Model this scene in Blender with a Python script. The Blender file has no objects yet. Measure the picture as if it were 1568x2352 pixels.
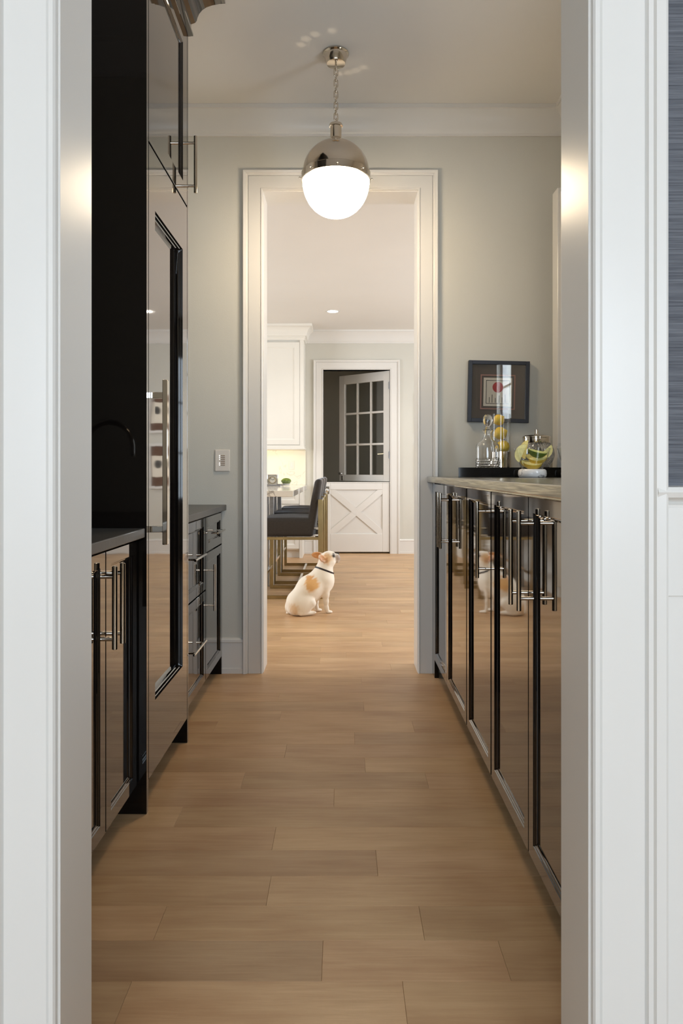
import bpy, bmesh, math, random
import numpy as np
from mathutils import Vector, Matrix, Euler
random.seed(7)
PI = math.pi
SC = bpy.context.scene
COL = SC.collection

# ------------------------------------------------------------------ camera, world, daylight, exposure
H = 1.096                      # eye height
F = 1568.0                     # focal length in pixels of the 1568 x 2352 frame
VX, VY = 786.0, 1082.0         # vanishing point
cam_d = bpy.data.cameras.new('camera'); cam = bpy.data.objects.new('camera', cam_d); COL.objects.link(cam)
cam_d.sensor_fit = 'HORIZONTAL'; cam_d.sensor_width = 24.0; cam_d.lens = 24.0
cam_d.shift_x = -(VX - 784.0) / F; cam_d.shift_y = -(1176.0 - VY) / F
cam_d.clip_start = 0.02; cam_d.clip_end = 200
cam.location = (0, 0, H); cam.rotation_euler = (PI / 2, 0, 0)
SC.camera = cam
vs = SC.view_settings
vs.view_transform = 'Standard'; vs.look = 'None'; vs.gamma = 1.0; vs.use_curve_mapping = False
vs.exposure = 0.0
SC.cycles.use_denoising = True
SC.cycles.max_bounces = 10; SC.cycles.diffuse_bounces = 5; SC.cycles.glossy_bounces = 6
SC.cycles.transmission_bounces = 10; SC.cycles.transparent_max_bounces = 12
SC.cycles.caustics_reflective = False; SC.cycles.caustics_refractive = False
SC.cycles.sample_clamp_indirect = 6.0

W = bpy.data.worlds.new('world'); SC.world = W; W.use_nodes = True
wb = W.node_tree.nodes['Background']; wb.inputs[0].default_value = (0.62, 0.80, 1.0, 1); wb.inputs[1].default_value = 1.6


def area(name, loc, size, power, col, direction):
    l = bpy.data.lights.new(name, 'AREA'); l.shape = 'RECTANGLE'; l.size, l.size_y = size
    l.energy = power; l.color = col
    o = bpy.data.objects.new(name, l); COL.objects.link(o); o.location = loc
    o.rotation_euler = Vector(direction).to_track_quat('-Z', 'Y').to_euler()
    return o


SKY = (0.76, 0.88, 1.0)
# daylight, each standing just outside a real window opening
area('window_dining_offscreen', (-1.2, -3.42, 1.65), (1.5, 1.9), 110, SKY, (0.05, 1, -0.05))
area('window_dining_offscreen', (1.4, -3.42, 1.65), (1.5, 1.9), 110, SKY, (-0.05, 1, -0.05))
area('window_pantry_right_offscreen', (1.36, 2.21, 1.62), (0.44, 0.78), 22, (0.74, 0.86, 1.0), (-1, 0.1, 0))
area('window_kitchen_right_offscreen', (3.92, 6.3, 1.75), (2.8, 1.9), 165, (0.90, 0.95, 1.0), (-1, 0, -0.1))
area('window_kitchen_left_offscreen', (-4.42, 5.9, 1.75), (2.4, 1.9), 125, (0.92, 0.96, 1.0), (1, 0, -0.1))


# ------------------------------------------------------------------ helpers
def px(x, y, d):
    """point at depth d seen at pixel x, y"""
    return Vector(((x - VX) * d / F, d, H - (y - VY) * d / F))


def tag(o, label=None, cat=None, group=None, kind=None):
    if label: o['label'] = label
    if cat: o['category'] = cat
    if group: o['group'] = group
    if kind: o['kind'] = kind
    return o


def thing(name, loc, label, cat, group=None, rz=0.0, kind=None):
    o = bpy.data.objects.new(name, None); COL.objects.link(o); o.empty_display_size = 0.1
    o.location = loc; o.rotation_euler = (0, 0, rz)
    return tag(o, label, cat, group, kind)


def wmat(o):
    m = Matrix.LocRotScale(o.location, o.rotation_euler, o.scale)
    return wmat(o.parent) @ o.matrix_parent_inverse @ m if o.parent else m


class MB:
    """collects shapes into one mesh"""
    def __init__(s): s.bm = bmesh.new()

    def box(s, x0, x1, y0, y1, z0, z1, bev=0.0, seg=1):
        vs_ = [s.bm.verts.new(p) for p in ((x0, y0, z0), (x1, y0, z0), (x1, y1, z0), (x0, y1, z0), (x0, y0, z1), (x1, y0, z1), (x1, y1, z1), (x0, y1, z1))]
        fs = [s.bm.faces.new([vs_[i] for i in f]) for f in ((0, 3, 2, 1), (4, 5, 6, 7), (0, 1, 5, 4), (1, 2, 6, 5), (2, 3, 7, 6), (3, 0, 4, 7))]
        if bev > 0:
            es = list({e for f in fs for e in f.edges})
            bmesh.ops.bevel(s.bm, geom=es, offset=bev, segments=seg, affect='EDGES', profile=0.5)
        return s

    def poly(s, pts):
        s.bm.faces.new([s.bm.verts.new(p) for p in pts]); return s

    def prism(s, pts, off):
        off = Vector(off); a = [s.bm.verts.new(p) for p in pts]; b = [s.bm.verts.new(Vector(p) + off) for p in pts]
        n = len(pts); s.bm.faces.new(a[::-1]); s.bm.faces.new(b)
        for i in range(n): s.bm.faces.new((a[i], a[(i + 1) % n], b[(i + 1) % n], b[i]))
        return s

    def lathe(s, prof, c=(0, 0, 0), n=32, rfun=None, closed=False):
        rings = []
        for k, (r, z) in enumerate(prof):
            ring = []
            if r < 1e-6:
                v = s.bm.verts.new((c[0], c[1], c[2] + z)); ring = [v] * n
            else:
                for i in range(n):
                    t = 2 * PI * i / n; rr = r + (rfun(t, z, k) if rfun else 0)
                    ring.append(s.bm.verts.new((c[0] + rr * math.cos(t), c[1] + rr * math.sin(t), c[2] + z)))
            rings.append(ring)
        if closed: rings.append(rings[0])
        for a, b in zip(rings, rings[1:]):
            for i in range(n):
                q = [a[i], a[(i + 1) % n], b[(i + 1) % n], b[i]]
                u = []
                for v in q:
                    if v not in u: u.append(v)
                if len(u) > 2:
                    try: s.bm.faces.new(u)
                    except ValueError: pass
        return s

    def tube(s, pts, r, n=10, closed=False):
        pts = [Vector(p) for p in pts]; m = len(pts); rings = []
        up = None
        for i, p in enumerate(pts):
            if closed: t = (pts[(i + 1) % m] - pts[i - 1])
            else: t = (pts[min(i + 1, m - 1)] - pts[max(i - 1, 0)])
            t.normalize()
            if up is None:
                up = Vector((0, 0, 1)) if abs(t.z) < 0.9 else Vector((1, 0, 0))
            a = (up - t * up.dot(t)).normalized(); up = a; b = t.cross(a)
            rr = r[i] if isinstance(r, (list, tuple)) else r
            rings.append([s.bm.verts.new(p + (a * math.cos(2 * PI * k / n) + b * math.sin(2 * PI * k / n)) * rr) for k in range(n)])
        pairs = list(zip(rings, rings[1:])) + ([(rings[-1], rings[0])] if closed else [])
        for a, b in pairs:
            for k in range(n): s.bm.faces.new((a[k], a[(k + 1) % n], b[(k + 1) % n], b[k]))
        if not closed:
            s.bm.faces.new(rings[0][::-1]); s.bm.faces.new(rings[-1])
        return s

    def sweep(s, path, prof, mapf, cap=True):
        """mitred sweep: prof (outward, height) along a 2D path whose left side is outward"""
        path = [Vector(p) for p in path]; rings = []
        for i, p in enumerate(path):
            ns = []
            if i > 0: t = (p - path[i - 1]).normalized(); ns.append(Vector((-t.y, t.x)))
            if i < len(path) - 1: t = (path[i + 1] - p).normalized(); ns.append(Vector((-t.y, t.x)))
            nrm = sum(ns, Vector((0, 0))).normalized(); nrm = nrm / nrm.dot(ns[0])
            rings.append([s.bm.verts.new(mapf(p.x + nrm.x * o, p.y + nrm.y * o, h)) for o, h in prof])
        for a, b in zip(rings, rings[1:]):
            for k in range(len(prof) - 1): s.bm.faces.new((a[k], a[k + 1], b[k + 1], b[k]))
        if cap:
            s.bm.faces.new(rings[0]); s.bm.faces.new(rings[-1][::-1])
        return s

    def ball(s, c, r, n=24, m=14):
        r = r if isinstance(r, (tuple, list)) else (r, r, r)
        c = Vector(c); rings = []
        for j in range(m + 1):
            ph = PI * j / m
            if j in (0, m):
                v = s.bm.verts.new(c + Vector((0, 0, r[2] * math.cos(ph)))); rings.append([v] * n)
            else:
                rings.append([s.bm.verts.new(c + Vector((r[0] * math.sin(ph) * math.cos(2 * PI * i / n), r[1] * math.sin(ph) * math.sin(2 * PI * i / n), r[2] * math.cos(ph)))) for i in range(n)])
        for a, b in zip(rings, rings[1:]):
            for i in range(n):
                u = []
                for v in (a[i], b[i], b[(i + 1) % n], a[(i + 1) % n]):
                    if v not in u: u.append(v)
                s.bm.faces.new(u)
        return s

    def xf(s, M): bmesh.ops.transform(s.bm, matrix=M, verts=s.bm.verts); return s

    def build(s, name, mat, parent=None, smooth=None, world=True, label=None):
        """world=True: shapes are given in world coordinates, under an unrotated parent"""
        bmesh.ops.recalc_face_normals(s.bm, faces=s.bm.faces)
        me = bpy.data.meshes.new(name); s.bm.to_mesh(me); s.bm.free()
        if mat: me.materials.append(mat)
        if smooth is not None:
            me.polygons.foreach_set('use_smooth', [True] * len(me.polygons))
            if smooth < 180:
                try: me.set_sharp_from_angle(angle=math.radians(smooth))
                except Exception: pass
        o = bpy.data.objects.new(name, me); COL.objects.link(o)
        if parent:
            o.parent = parent
            if world:
                o.matrix_parent_inverse = wmat(parent).inverted()
        if label: o['label'] = label
        return o


def recenter(o):
    """puts a parentless mesh's origin at the middle of its base"""
    vs_ = [v.co for v in o.data.vertices]
    c = Vector(((min(v.x for v in vs_) + max(v.x for v in vs_)) / 2, (min(v.y for v in vs_) + max(v.y for v in vs_)) / 2, min(v.z for v in vs_)))
    o.data.transform(Matrix.Translation(-c)); o.location = c
    return o


def struct(name, mb, mat, label=None, parent=None, smooth=None):
    o = mb.build(name, mat, parent, smooth)
    if not parent: tag(o, label, None, None, 'structure')
    return o


def copy_tree(o, parent=None):
    c = o.copy(); COL.objects.link(c)
    if parent: c.parent = parent
    for ch in list(o.children): copy_tree(ch, c)
    return c


def srgb(r, g, b):
    f = lambda c: (c / 255 / 12.92) if c <= 10 else ((c / 255 + 0.055) / 1.055) ** 2.4
    return (f(r), f(g), f(b), 1)


def nodes(name):
    m = bpy.data.materials.new(name); m.use_nodes = True
    nt = m.node_tree; return m, nt, nt.nodes['Principled BSDF'], nt.nodes['Material Output']


def mat(name, col, rough=0.5, metal=0.0, ior=1.45, bump=None, var=None, coat=0.0, coat_ior=1.5, sheen=0.0, emit=None):
    """principled material with a little procedural tone variation and relief"""
    m, nt, p, out = nodes(name); N = nt.nodes; L = nt.links
    col = col if len(col) == 4 else (*col, 1)
    p.inputs['Base Color'].default_value = col
    p.inputs['Roughness'].default_value = rough; p.inputs['Metallic'].default_value = metal; p.inputs['IOR'].default_value = ior
    if coat: p.inputs['Coat Weight'].default_value = coat; p.inputs['Coat Roughness'].default_value = 0.02; p.inputs['Coat IOR'].default_value = coat_ior
    if sheen: p.inputs['Sheen Weight'].default_value = sheen; p.inputs['Sheen Roughness'].default_value = 0.35; p.inputs['Sheen Tint'].default_value = (0.8, 0.85, 0.95, 1)
    tc = N.new('ShaderNodeTexCoord')
    sc_, amt = var or (3.0, 0.03)
    nz = N.new('ShaderNodeTexNoise'); nz.inputs['Scale'].default_value = sc_; nz.inputs['Detail'].default_value = 3
    L.new(tc.outputs['Object'], nz.inputs['Vector'])
    mp = N.new('ShaderNodeMapRange'); mp.inputs[1].default_value = 0.3; mp.inputs[2].default_value = 0.7; mp.inputs[3].default_value = 1 - amt; mp.inputs[4].default_value = 1 + amt
    L.new(nz.outputs['Fac'], mp.inputs[0])
    mx = N.new('ShaderNodeVectorMath'); mx.operation = 'SCALE'; mx.inputs[0].default_value = col[:3]
    L.new(mp.outputs[0], mx.inputs['Scale']); L.new(mx.outputs[0], p.inputs['Base Color'])
    if bump:
        bs, bd = bump
        n2 = N.new('ShaderNodeTexNoise'); n2.inputs['Scale'].default_value = bs; n2.inputs['Detail'].default_value = 2
        L.new(tc.outputs['Object'], n2.inputs['Vector'])
        bp = N.new('ShaderNodeBump'); bp.inputs['Strength'].default_value = 1.0; bp.inputs['Distance'].default_value = bd
        L.new(n2.outputs['Fac'], bp.inputs['Height']); L.new(bp.outputs[0], p.inputs['Normal'])
        if coat: L.new(bp.outputs[0], p.inputs['Coat Normal'])
    if emit: p.inputs['Emission Color'].default_value = (*emit[0], 1); p.inputs['Emission Strength'].default_value = emit[1]
    return m


M = {}
M['white'] = mat('white_trim_paint', srgb(219, 216, 211), 0.28, var=(2, 0.015))
M['whitecab'] = mat('white_cabinet_paint', srgb(228, 224, 215), 0.35, var=(2, 0.015))
M['wall'] = mat('grey_green_wall_paint', srgb(203, 200, 190), 0.65, bump=(220, 0.0004), var=(2, 0.02))
M['ceil'] = mat('ceiling_paint', srgb(226, 222, 216), 0.8, var=(1.5, 0.015))

def lacquer(name, col, f0, power, rough, bump):
    """dark base under a high-gloss clear coat: steep Fresnel curve, slightly wavy surface"""
    m, nt, p, out = nodes(name); N = nt.nodes; L = nt.links
    N.remove(p)
    tc = N.new('ShaderNodeTexCoord'); nz = N.new('ShaderNodeTexNoise'); nz.inputs['Scale'].default_value = bump[0]; nz.inputs['Detail'].default_value = 1
    L.new(tc.outputs['Object'], nz.inputs['Vector'])
    bp = N.new('ShaderNodeBump'); bp.inputs['Distance'].default_value = bump[1]; L.new(nz.outputs['Fac'], bp.inputs['Height'])
    df = N.new('ShaderNodeBsdfDiffuse'); df.inputs[0].default_value = col
    gl = N.new('ShaderNodeBsdfGlossy'); gl.inputs['Roughness'].default_value = rough; gl.inputs[0].default_value = (0.97, 0.96, 0.95, 1)
    lw = N.new('ShaderNodeLayerWeight'); lw.inputs[0].default_value = 0.5
    pw_ = N.new('ShaderNodeMath'); pw_.operation = 'POWER'; pw_.inputs[1].default_value = power
    mp = N.new('ShaderNodeMapRange'); mp.inputs[3].default_value = f0; mp.inputs[4].default_value = 1.0
    mx = N.new('ShaderNodeMixShader')
    L.new(lw.outputs['Facing'], pw_.inputs[0]); L.new(pw_.outputs[0], mp.inputs[0]); L.new(mp.outputs[0], mx.inputs[0])
    L.new(df.outputs[0], mx.inputs[1]); L.new(gl.outputs[0], mx.inputs[2]); L.new(mx.outputs[0], out.inputs['Surface'])
    L.new(bp.outputs[0], gl.inputs['Normal'])
    return m


M['lacquer'] = lacquer('espresso_gloss_lacquer', (0.006, 0.0045, 0.0038, 1), 0.022, 2.6, 0.04, (5.0, 0.0004))
M['blackside'] = mat('matte_black_cabinet_paint', (0.006, 0.005, 0.0045, 1), 0.25)
M['nickel'] = mat('polished_nickel', (0.68, 0.62, 0.54, 1), 0.08, 1.0)
M['chrome'] = mat('bright_steel', (0.70, 0.68, 0.66, 1), 0.14, 1.0)
M['bronze'] = mat('antique_bronze', (0.36, 0.27, 0.13, 1), 0.30, 1.0, var=(12, 0.12))
M['steel'] = mat('dark_brushed_steel', (0.30, 0.30, 0.31, 1), 0.28, 1.0, var=(30, 0.1))
M['velvet'] = mat('charcoal_velvet', srgb(55, 50, 46), 0.85, bump=(400, 0.0006), var=(60, 0.10), sheen=0.6)
M['soap'] = mat('dark_honed_stone', srgb(70, 68, 65), 0.35, bump=(60, 0.0003), var=(9, 0.14))
M['tray'] = lacquer('black_lacquered_tray', (0.004, 0.0035, 0.0035, 1), 0.02, 3.5, 0.05, (5.0, 0.0002))
M['frame'] = mat('blue_black_frame_wood', srgb(44, 48, 58), 0.4)
M['mat_board'] = mat('dark_taupe_mat_board', srgb(92, 84, 80), 0.8)
M['rose'] = mat('rose_fillet', srgb(178, 128, 116), 0.45)
M['card'] = mat('cream_card', srgb(232, 224, 208), 0.7)
M['red'] = mat('red_print_ink', srgb(190, 40, 48), 0.6)
M['ink'] = mat('black_print_ink', srgb(30, 28, 28), 0.6)
M['brownprint'] = mat('brown_print', srgb(98, 70, 52), 0.7)
M['plastic'] = mat('white_plastic', srgb(226, 218, 208), 0.4)
M['slot'] = mat('taupe_plastic', srgb(158, 140, 122), 0.5)
M['lemon'] = mat('lemon_peel', srgb(238, 196, 66), 0.42, bump=(160, 0.0012), var=(30, 0.08))
M['lemonflesh'] = mat('lemon_flesh', srgb(244, 228, 150), 0.35, var=(120, 0.12))
M['lime'] = mat('lime_peel', srgb(96, 122, 32), 0.42, bump=(160, 0.001), var=(30, 0.1))
M['limeflesh'] = mat('lime_flesh', srgb(206, 208, 120), 0.35, var=(120, 0.12))
M['moss'] = mat('green_moss', srgb(112, 128, 48), 0.9, bump=(90, 0.006), var=(50, 0.35))
M['eye'] = mat('dark_eye', srgb(18, 12, 10), 0.05, coat=1.0)
M['nose'] = mat('dark_nose', srgb(34, 28, 27), 0.35)
M['collar'] = mat('dark_leather_collar', srgb(40, 30, 28), 0.5)
M['led'] = mat('white_led', (1, 1, 1, 1), 0.5, emit=((1, 1, 1), 3.0))
M['downlight'] = mat('downlight_lens', (1, 1, 1, 1), 0.5, emit=((1.0, 0.93, 0.82), 9.0))
M['globe'] = mat('glowing_opal_glass', (0.25, 0.23, 0.20, 1), 0.12, emit=((1.0, 0.80, 0.55), 38.0))


def marble(name, base, vein, scale, amount=0.5, rough=0.12):
    m, nt, p, out = nodes(name); N = nt.nodes; L = nt.links
    tc = N.new('ShaderNodeTexCoord')
    n1 = N.new('ShaderNodeTexNoise'); n1.inputs['Scale'].default_value = scale; n1.inputs['Detail'].default_value = 6; n1.inputs['Distortion'].default_value = 1.2
    L.new(tc.outputs['Object'], n1.inputs['Vector'])
    cr = N.new('ShaderNodeValToRGB'); e = cr.color_ramp.elements
    e[0].position = 0.42; e[0].color = base; e[1].position = 0.58; e[1].color = base
    v = e.new(0.5); v.color = tuple(base[i] * (1 - amount) + vein[i] * amount for i in range(3)) + (1,)
    a = e.new(0.485); a.color = base; b = e.new(0.515); b.color = base
    L.new(n1.outputs['Fac'], cr.inputs[0]); L.new(cr.outputs[0], p.inputs['Base Color'])
    p.inputs['Roughness'].default_value = rough
    return m


M['marble'] = marble('white_veined_marble', srgb(232, 228, 220), srgb(120, 112, 104), 2.2, 0.8)
M['splash'] = marble('backsplash_marble', srgb(236, 230, 212), srgb(150, 138, 116), 2.6, 0.28, 0.2)
M['pebble'] = marble('grey_spotted_marble', srgb(232, 229, 226), srgb(110, 108, 110), 6.0, 0.9, 0.2)


def zinc():
    m, nt, p, out = nodes('aged_zinc'); N = nt.nodes; L = nt.links
    tc = N.new('ShaderNodeTexCoord'); mp = N.new('ShaderNodeMapping'); mp.inputs['Scale'].default_value = (18, 1.2, 18)
    L.new(tc.outputs['Object'], mp.inputs[0])
    n1 = N.new('ShaderNodeTexNoise'); n1.inputs['Scale'].default_value = 5; n1.inputs['Detail'].default_value = 6; L.new(mp.outputs[0], n1.inputs['Vector'])
    cr = N.new('ShaderNodeValToRGB'); e = cr.color_ramp.elements
    e[0].position = 0.3; e[0].color = (0.22, 0.20, 0.165, 1); e[1].position = 0.72; e[1].color = (0.46, 0.42, 0.335, 1)
    L.new(n1.outputs['Fac'], cr.inputs[0]); L.new(cr.outputs[0], p.inputs['Base Color'])
    p.inputs['Metallic'].default_value = 1.0; p.inputs['Roughness'].default_value = 0.22
    bp = N.new('ShaderNodeBump'); bp.inputs['Distance'].default_value = 0.0006; L.new(n1.outputs['Fac'], bp.inputs['Height']); L.new(bp.outputs[0], p.inputs['Normal'])
    return m


M['zinc'] = zinc()


def oak():
    m, nt, p, out = nodes('pale_oak'); N = nt.nodes; L = nt.links
    tc = N.new('ShaderNodeTexCoord'); oi = N.new('ShaderNodeObjectInfo')
    off = N.new('ShaderNodeVectorMath'); off.operation = 'SCALE'; off.inputs[0].default_value = (37.0, 19.0, 11.0)
    L.new(oi.outputs['Random'], off.inputs['Scale'])
    ad = N.new('ShaderNodeVectorMath'); ad.operation = 'ADD'; L.new(tc.outputs['Object'], ad.inputs[0]); L.new(off.outputs[0], ad.inputs[1])
    mp = N.new('ShaderNodeMapping'); mp.inputs['Scale'].default_value = (1.6, 26, 26); L.new(ad.outputs[0], mp.inputs[0])
    g1 = N.new('ShaderNodeTexNoise'); g1.inputs['Scale'].default_value = 3.0; g1.inputs['Detail'].default_value = 7; g1.inputs['Roughness'].default_value = 0.62; g1.inputs['Distortion'].default_value = 0.4
    L.new(mp.outputs[0], g1.inputs['Vector'])
    mp2 = N.new('ShaderNodeMapping'); mp2.inputs['Scale'].default_value = (2.0, 7, 7); L.new(ad.outputs[0], mp2.inputs[0])
    g2 = N.new('ShaderNodeTexNoise'); g2.inputs['Scale'].default_value = 1.3; g2.inputs['Detail'].default_value = 3; L.new(mp2.outputs[0], g2.inputs['Vector'])
    mixn = N.new('ShaderNodeMix'); mixn.data_type = 'FLOAT'; mixn.inputs[0].default_value = 0.6
    L.new(g1.outputs['Fac'], mixn.inputs[2]); L.new(g2.outputs['Fac'], mixn.inputs[3])
    cr = N.new('ShaderNodeValToRGB'); e = cr.color_ramp.elements
    e[0].position = 0.33; e[0].color = srgb(177, 138, 99); e[1].position = 0.66; e[1].color = srgb(207, 172, 131)
    L.new(mixn.outputs[0], cr.inputs[0])
    ml = N.new('ShaderNodeMix'); ml.data_type = 'RGBA'; ml.blend_type = 'MULTIPLY'; ml.inputs[0].default_value = 1.0
    L.new(cr.outputs[0], ml.inputs[6]); L.new(oi.outputs['Color'], ml.inputs[7])
    L.new(ml.outputs[2], p.inputs['Base Color'])
    p.inputs['Roughness'].default_value = 0.38
    bp = N.new('ShaderNodeBump'); bp.inputs['Distance'].default_value = 0.0005; L.new(g1.outputs['Fac'], bp.inputs['Height']); L.new(bp.outputs[0], p.inputs['Normal'])
    return m


M['oak'] = oak()


def grasscloth():
    m, nt, p, out = nodes('navy_grasscloth'); N = nt.nodes; L = nt.links
    tc = N.new('ShaderNodeTexCoord'); mp = N.new('ShaderNodeMapping'); mp.inputs['Scale'].default_value = (9, 9, 420)
    L.new(tc.outputs['Object'], mp.inputs[0])
    n1 = N.new('ShaderNodeTexNoise'); n1.inputs['Scale'].default_value = 1.0; n1.inputs['Detail'].default_value = 5; L.new(mp.outputs[0], n1.inputs['Vector'])
    cr = N.new('ShaderNodeValToRGB'); e = cr.color_ramp.elements
    e[0].position = 0.3; e[0].color = srgb(70, 72, 79); e[1].position = 0.75; e[1].color = srgb(112, 114, 120)
    L.new(n1.outputs['Fac'], cr.inputs[0]); L.new(cr.outputs[0], p.inputs['Base Color']); p.inputs['Roughness'].default_value = 0.75
    bp = N.new('ShaderNodeBump'); bp.inputs['Distance'].default_value = 0.0015; L.new(n1.outputs['Fac'], bp.inputs['Height']); L.new(bp.outputs[0], p.inputs['Normal'])
    return m


M['grass'] = grasscloth()


def glass_solid(name, col=(1, 1, 1, 1), rough=0.0):
    m, nt, p, out = nodes(name)
    p.inputs['Base Color'].default_value = col; p.inputs['Transmission Weight'].default_value = 1.0
    p.inputs['Roughness'].default_value = rough; p.inputs['IOR'].default_value = 1.48
    return m


def glass_thin(name, tint=(0.96, 0.97, 0.97, 1), rough=0.02, boost=1.0):
    m, nt, p, out = nodes(name); N = nt.nodes; L = nt.links
    N.remove(p)
    tr = N.new('ShaderNodeBsdfTransparent'); tr.inputs[0].default_value = tint
    gl = N.new('ShaderNodeBsdfGlossy'); gl.inputs['Roughness'].default_value = rough
    fr = N.new('ShaderNodeLayerWeight'); fr.inputs[0].default_value = 0.5
    pw_ = N.new('ShaderNodeMath'); pw_.operation = 'POWER'; pw_.inputs[1].default_value = 4.0; L.new(fr.outputs['Facing'], pw_.inputs[0])
    mu = N.new('ShaderNodeMapRange'); mu.inputs[3].default_value = 0.04 * boost; mu.inputs[4].default_value = 0.75
    mx = N.new('ShaderNodeMixShader'); L.new(pw_.outputs[0], mu.inputs[0]); L.new(mu.outputs[0], mx.inputs[0])
    L.new(tr.outputs[0], mx.inputs[1]); L.new(gl.outputs[0], mx.inputs[2]); L.new(mx.outputs[0], out.inputs['Surface'])
    return m


M['glass'] = glass_solid('clear_glass')
M['pane'] = glass_thin('window_pane')
M['picglass'] = glass_thin('picture_glass', (0.93, 0.93, 0.93, 1), 0.01, 2.2)
M['thin'] = glass_thin('thin_clear_glass', (0.97, 0.98, 0.985, 1), 0.02, 1.2)

# ------------------------------------------------------------------ setting: floor
CEIL, KCEIL = 3.048, 2.957
YN0, YN1 = 1.078, 1.212         # near wall (dining face, pantry face)
YF0, YF1 = 3.71, 3.88           # far pantry wall
YK = 9.07                       # kitchen far wall
XL, XR = -1.25, 1.22            # pantry side walls
NL, NR = -0.4455, 0.3885        # near opening
FL, FR = -0.428, 0.407          # far opening
OPZ = 2.614                     # opening head

fl = MB(); fl.box(-4.5, 4.0, -3.5, 11.2, -0.08, -0.003)
floor = struct('floor', fl, M['oak'], 'pale oak plank floor running through all the rooms')
floor.color = (0.9, 0.9, 0.9, 1)
PW = 0.127
row0 = 1.594
# spec: row index -> joint x pixels, tints from left to right
def row_bounds(k): return row0 + k * PW, row0 + (k + 1) * PW
spec = {-2: ([300, 900], [.95, .9, 1.0]), -1: ([740, 1158], [0.80, 1.03, 0.88]), 0: ([368, 968], [1.02, .97, 0.88]), 1: ([617], [.93, .99]),
        2: ([865], [0.86, 1.0]), 3: ([629], [0.96, 1.0]), 4: ([410], [1.0, 0.91]), 5: ([767], [0.93, 0.98]), 6: ([558, 980], [1.02, 0.87, 0.95]),
        7: ([838], [0.90, 0.98]), 8: ([656], [1.0, 0.97]), 9: ([814], [1.0, 0.89]), 10: ([495, 949], [0.98, 1.02, 0.92]), 11: ([644], [0.96, 1.02]),
        12: ([835], [0.90, 1.0]), 13: ([640], [1.0, .93])}
spec[-2], spec[-3] = ([281, 930], [0.82, 1.04, 0.95]), ([600], [1.0, .95])
spec[-1] = ([740, 1158], [0.80, 1.03, 0.86])


def plank(x0, x1, y0, y1, tint):
    g = 0.0002
    m = MB(); cx, cy = (x0 + x1) / 2, (y0 + y1) / 2; hx, hy = (x1 - x0) / 2 - g, (y1 - y0) / 2 - g; c = 0.0006
    b = [m.bm.verts.new(p) for p in ((-hx, -hy, -0.012), (hx, -hy, -0.012), (hx, hy, -0.012), (-hx, hy, -0.012))]
    k = [m.bm.verts.new(p) for p in ((-hx, -hy, -c), (hx, -hy, -c), (hx, hy, -c), (-hx, hy, -c))]
    t = [m.bm.verts.new(p) for p in ((-hx + c, -hy + c, 0), (hx - c, -hy + c, 0), (hx - c, hy - c, 0), (-hx + c, hy - c, 0))]
    for i in range(4):
        j = (i + 1) % 4
        m.bm.faces.new((b[i], b[j], k[j], k[i])); m.bm.faces.new((k[i], k[j], t[j], t[i]))
    m.bm.faces.new(t); m.bm.faces.new(b[::-1])
    o = m.build('plank', M['oak'], floor, world=False); o.location = (cx, cy, 0)
    o.color = (tint, tint * random.uniform(0.975, 1.0), tint * random.uniform(0.95, 1.0), 1)


k = -3
while True:
    y0, y1 = row_bounds(k)
    if y0 > 9.15: break
    if y1 > YF0 + 0.05:
        xs = [-1.75]; 
        while xs[-1] < 1.5: xs.append(xs[-1] + random.uniform(0.75, 2.0))
        if YF0 - 0.1 < (y0 + y1) / 2 < YF1: xs = [-0.62, random.uniform(-.3, .3), 0.6]
        tints = [random.uniform(0.88, 1.06) for _ in xs]
    else:
        j, tints = spec.get(k, ([random.uniform(400, 1100)], [random.uniform(.9, 1.03), random.uniform(.9, 1.03)]))
        d = (y0 + y1) / 2
        xs = [-0.80] + [(q - VX) * d / F for q in j] + [0.66]
    for i in range(len(xs) - 1): plank(xs[i], xs[i + 1], y0, y1, tints[i])
    k += 1

# ------------------------------------------------------------------ setting: walls and ceilings
def wall_x(name, y0, y1, xa, xb, z1, opens, m, label):
    """wall across the view (constant y) with openings (x0, x1, z0, z1)"""
    mb = MB(); xs = xa
    for (a, b, c, e) in sorted(opens):
        mb.box(xs, a, y0, y1, 0, z1)
        if c > 0: mb.box(a, b, y0, y1, 0, c)
        if e < z1: mb.box(a, b, y0, y1, e, z1)
        xs = b
    mb.box(xs, xb, y0, y1, 0, z1)
    return struct(name, mb, m, label)


def wall_y(name, x0, x1, ya, yb, z1, opens, m, label):
    mb = MB(); ys = ya
    for (a, b, c, e) in sorted(opens):
        mb.box(x0, x1, ys, a, 0, z1)
        if c > 0: mb.box(x0, x1, a, b, 0, c)
        if e < z1: mb.box(x0, x1, a, b, e, z1)
        ys = b
    mb.box(x0, x1, ys, yb, 0, z1)
    return struct(name, mb, m, label)


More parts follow.
